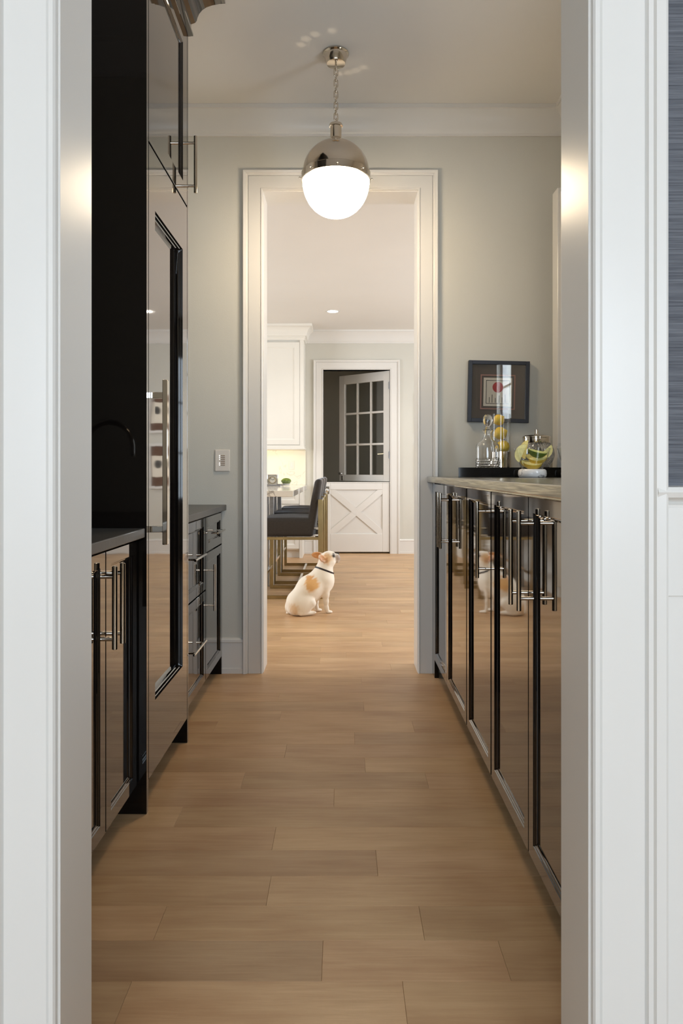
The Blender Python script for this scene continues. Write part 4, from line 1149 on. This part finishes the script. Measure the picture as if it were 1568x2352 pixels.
def surface_nets(Fv, lo, hs):
    ins = Fv < 0
    nx, ny, nz = Fv.shape
    cnt = np.zeros((nx - 1, ny - 1, nz - 1)); pos = np.zeros((nx - 1, ny - 1, nz - 1, 3))
    cs = [(i, j, k) for i in (0, 1) for j in (0, 1) for k in (0, 1)]
    sl = lambda c: (slice(c[0], nx - 1 + c[0]), slice(c[1], ny - 1 + c[1]), slice(c[2], nz - 1 + c[2]))
    for a in cs:
        for ax in range(3):
            if a[ax] == 0:
                b = list(a); b[ax] = 1; b = tuple(b)
                fa, fb = Fv[sl(a)], Fv[sl(b)]; m = (fa < 0) != (fb < 0)
                t = np.where(m, fa / np.where(m, fa - fb, 1), 0)
                for q in range(3): pos[..., q] += np.where(m, a[q] + (t if q == ax else 0), 0)
                cnt += m
    act = cnt > 0
    idx = -np.ones(act.shape, int); idx[act] = np.arange(act.sum())
    I3 = np.argwhere(act); V = (I3 + pos[act] / cnt[act][:, None]) * hs + lo
    faces = []
    for ax in range(3):
        u, v = (ax + 1) % 3, (ax + 2) % 3
        s0 = [slice(None)] * 3; s1 = [slice(None)] * 3; s0[ax] = slice(0, -1); s1[ax] = slice(1, None)
        m = ins[tuple(s0)] != ins[tuple(s1)]
        E = np.argwhere(m); E = E[(E[:, u] > 0) & (E[:, v] > 0) & (E[:, u] < Fv.shape[u] - 1) & (E[:, v] < Fv.shape[v] - 1)]
        fl_ = ins[E[:, 0], E[:, 1], E[:, 2]]
        def at(du, dv):
            q = E.copy(); q[:, u] -= du; q[:, v] -= dv; return idx[q[:, 0], q[:, 1], q[:, 2]]
        Q = np.stack((at(1, 1), at(0, 1), at(0, 0), at(1, 0)), 1)
        Q[~fl_] = Q[~fl_][:, ::-1]
        faces.append(Q)
    return V, np.concatenate(faces)


V, Qf = surface_nets(Fv, lo, hs)
dog = thing('dog', (dcx, DD, 0), 'cream french bulldog with tan patches sitting on the oak floor, looking up', 'dog')
me = bpy.data.meshes.new('body'); me.from_pydata(V.tolist(), [], Qf.tolist()); me.update()
me.polygons.foreach_set('use_smooth', [True] * len(me.polygons))
# coat markings
rng = np.random.RandomState(3)
wob = sum(np.sin(V @ rng.normal(size=3) * fq + rng.uniform(0, 6)) for fq in (45, 60, 90, 120, 160)) * .0035
cream = np.array(srgb(240, 230, 214)[:3]); colr = np.tile(cream, (len(V), 1))
def patch(c, r, col, soft=.012, amt=1.0):
    global colr
    dd_ = np.linalg.norm(V - c, axis=1) + wob - r; wgt = np.clip(.5 - dd_ / (2 * soft), 0, 1)[:, None] * amt
    colr = colr * (1 - wgt) + np.array(srgb(*col)[:3]) * wgt
patch(D(740, 900, -.085), .056, (222, 172, 108), .014); patch(D(700, 730, -.05), .030, (216, 160, 98), .010)
patch(D(340, 1460, -.06), .036, (222, 186, 140), .016, .8)
patch(D(1110, 310, -.055), .042, (218, 172, 116), .016, .85); patch(D(1110, 310, .055), .042, (218, 172, 116), .016, .85)
patch(D(1150, 170, 0), .020, (246, 236, 216), .01, .8)
patch(D(980, 320, -.055), .036, (206, 152, 100), .010); patch(D(985, 330, -.072), .022, (214, 160, 132), .010, .8); patch(D(1015, 365, -.066), .018, (132, 88, 74), .010, .85)
patch(D(830, 250, .05), .048, (200, 140, 82), .012)
patch(D(1330, 280, 0), .034, (104, 86, 80), .014, .9); patch(D(1320, 300, -.034), .028, (150, 126, 116), .014, .75); patch(D(1235, 255, -.045), .019, (70, 54, 46), .010, .9); patch(D(1235, 255, .045), .019, (70, 54, 46), .010, .9)
patch(D(1315, 385, -.02), .014, (112, 92, 84), .010, .6)
at_ = me.attributes.new('coat', 'FLOAT_COLOR', 'POINT')
at_.data.foreach_set('color', np.concatenate([colr, np.ones((len(V), 1))], 1).astype(np.float32).ravel())
m, nt, p, out = nodes('short_dog_coat'); N = nt.nodes; L = nt.links
an = N.new('ShaderNodeAttribute'); an.attribute_name = 'coat'; L.new(an.outputs['Color'], p.inputs['Base Color']); p.inputs['Roughness'].default_value = .75
tcn = N.new('ShaderNodeTexCoord'); nzn = N.new('ShaderNodeTexNoise'); nzn.inputs['Scale'].default_value = 260; L.new(tcn.outputs['Object'], nzn.inputs['Vector'])
bpn = N.new('ShaderNodeBump'); bpn.inputs['Distance'].default_value = .0004; L.new(nzn.outputs['Fac'], bpn.inputs['Height']); L.new(bpn.outputs[0], p.inputs['Normal'])
p.inputs['Sheen Weight'].default_value = .3
me.materials.append(m)
body = bpy.data.objects.new('body', me); COL.objects.link(body); body.parent = dog


def onto(zx, zy, w0, w1):
    """first point along a lateral line from outside that lies on the body surface"""
    for w in np.linspace(w0, w1, 160):
        q = D(zx, zy, w)
        if dog_sdf(q[None])[0] < 0: return q
    return D(zx, zy, w1)


for w0 in (-.12, .12):
    e = onto(1240, 262, w0, 0); b = MB(); b.ball(Vector(e), .0085, 16, 10); b.build('eye', M['eye'], dog, smooth=180, world=False)
nb = D(1318, 222, 0); b = MB(); b.ball((0, 0, 0), (.013, .019, .011), 18, 12); b.xf(Matrix.Translation(Vector(nb)) @ Matrix.Rotation(HEAD, 4, 'Z') @ Matrix.Rotation(-.6, 4, 'Y')); b.build('nose', M['nose'], dog, smooth=180, world=False)
pts = []
for w0 in np.linspace(-.026, .026, 9):
    best = None
    for sx in np.linspace(.06, 0, 120):
        q = D(1300, 368, w0) + hd * sx
        if dog_sdf(q[None])[0] < -.0006: best = q; break
    if best is not None: pts.append(best)
if len(pts) > 3: b = MB(); b.tube([tuple(q) for q in pts], .0017, 6); b.build('mouth', M['nose'], dog, smooth=60, world=False)
# collar: a band fitted to the neck
ca, cb = D(850, 520), D(1235, 665); cc_ = (ca + cb) / 2
axn = np.cross((cb - ca) / np.linalg.norm(cb - ca), sd); axn /= np.linalg.norm(axn)
e1 = (cb - ca) / np.linalg.norm(cb - ca); ring_o = []
for q in range(40):
    a = 2 * PI * q / 40; dr = e1 * math.cos(a) + sd * math.sin(a); r_ = .02
    ts = np.linspace(.02, .12, 200); vals = dog_sdf(cc_ + ts[:, None] * dr); r_ = ts[np.argmax(vals > 0)] if (vals > 0).any() else .07
    ring_o.append((dr, min(r_, .088)))
b = MB(); hwid = .0065; rr_ = []
for dr, r_ in ring_o: rr_.append([b.bm.verts.new(tuple(cc_ + dr * (r_ + o_) + axn * h_)) for o_, h_ in ((-.004, -hwid), (.003, -hwid), (.003, hwid), (-.004, hwid))])
for a, c_ in zip(rr_, rr_[1:] + rr_[:1]):
    for i in range(4): b.bm.faces.new((a[i], a[(i + 1) % 4], c_[(i + 1) % 4], c_[i]))
b.build('collar', M['collar'], dog, smooth=40, world=False, label='thin dark collar')
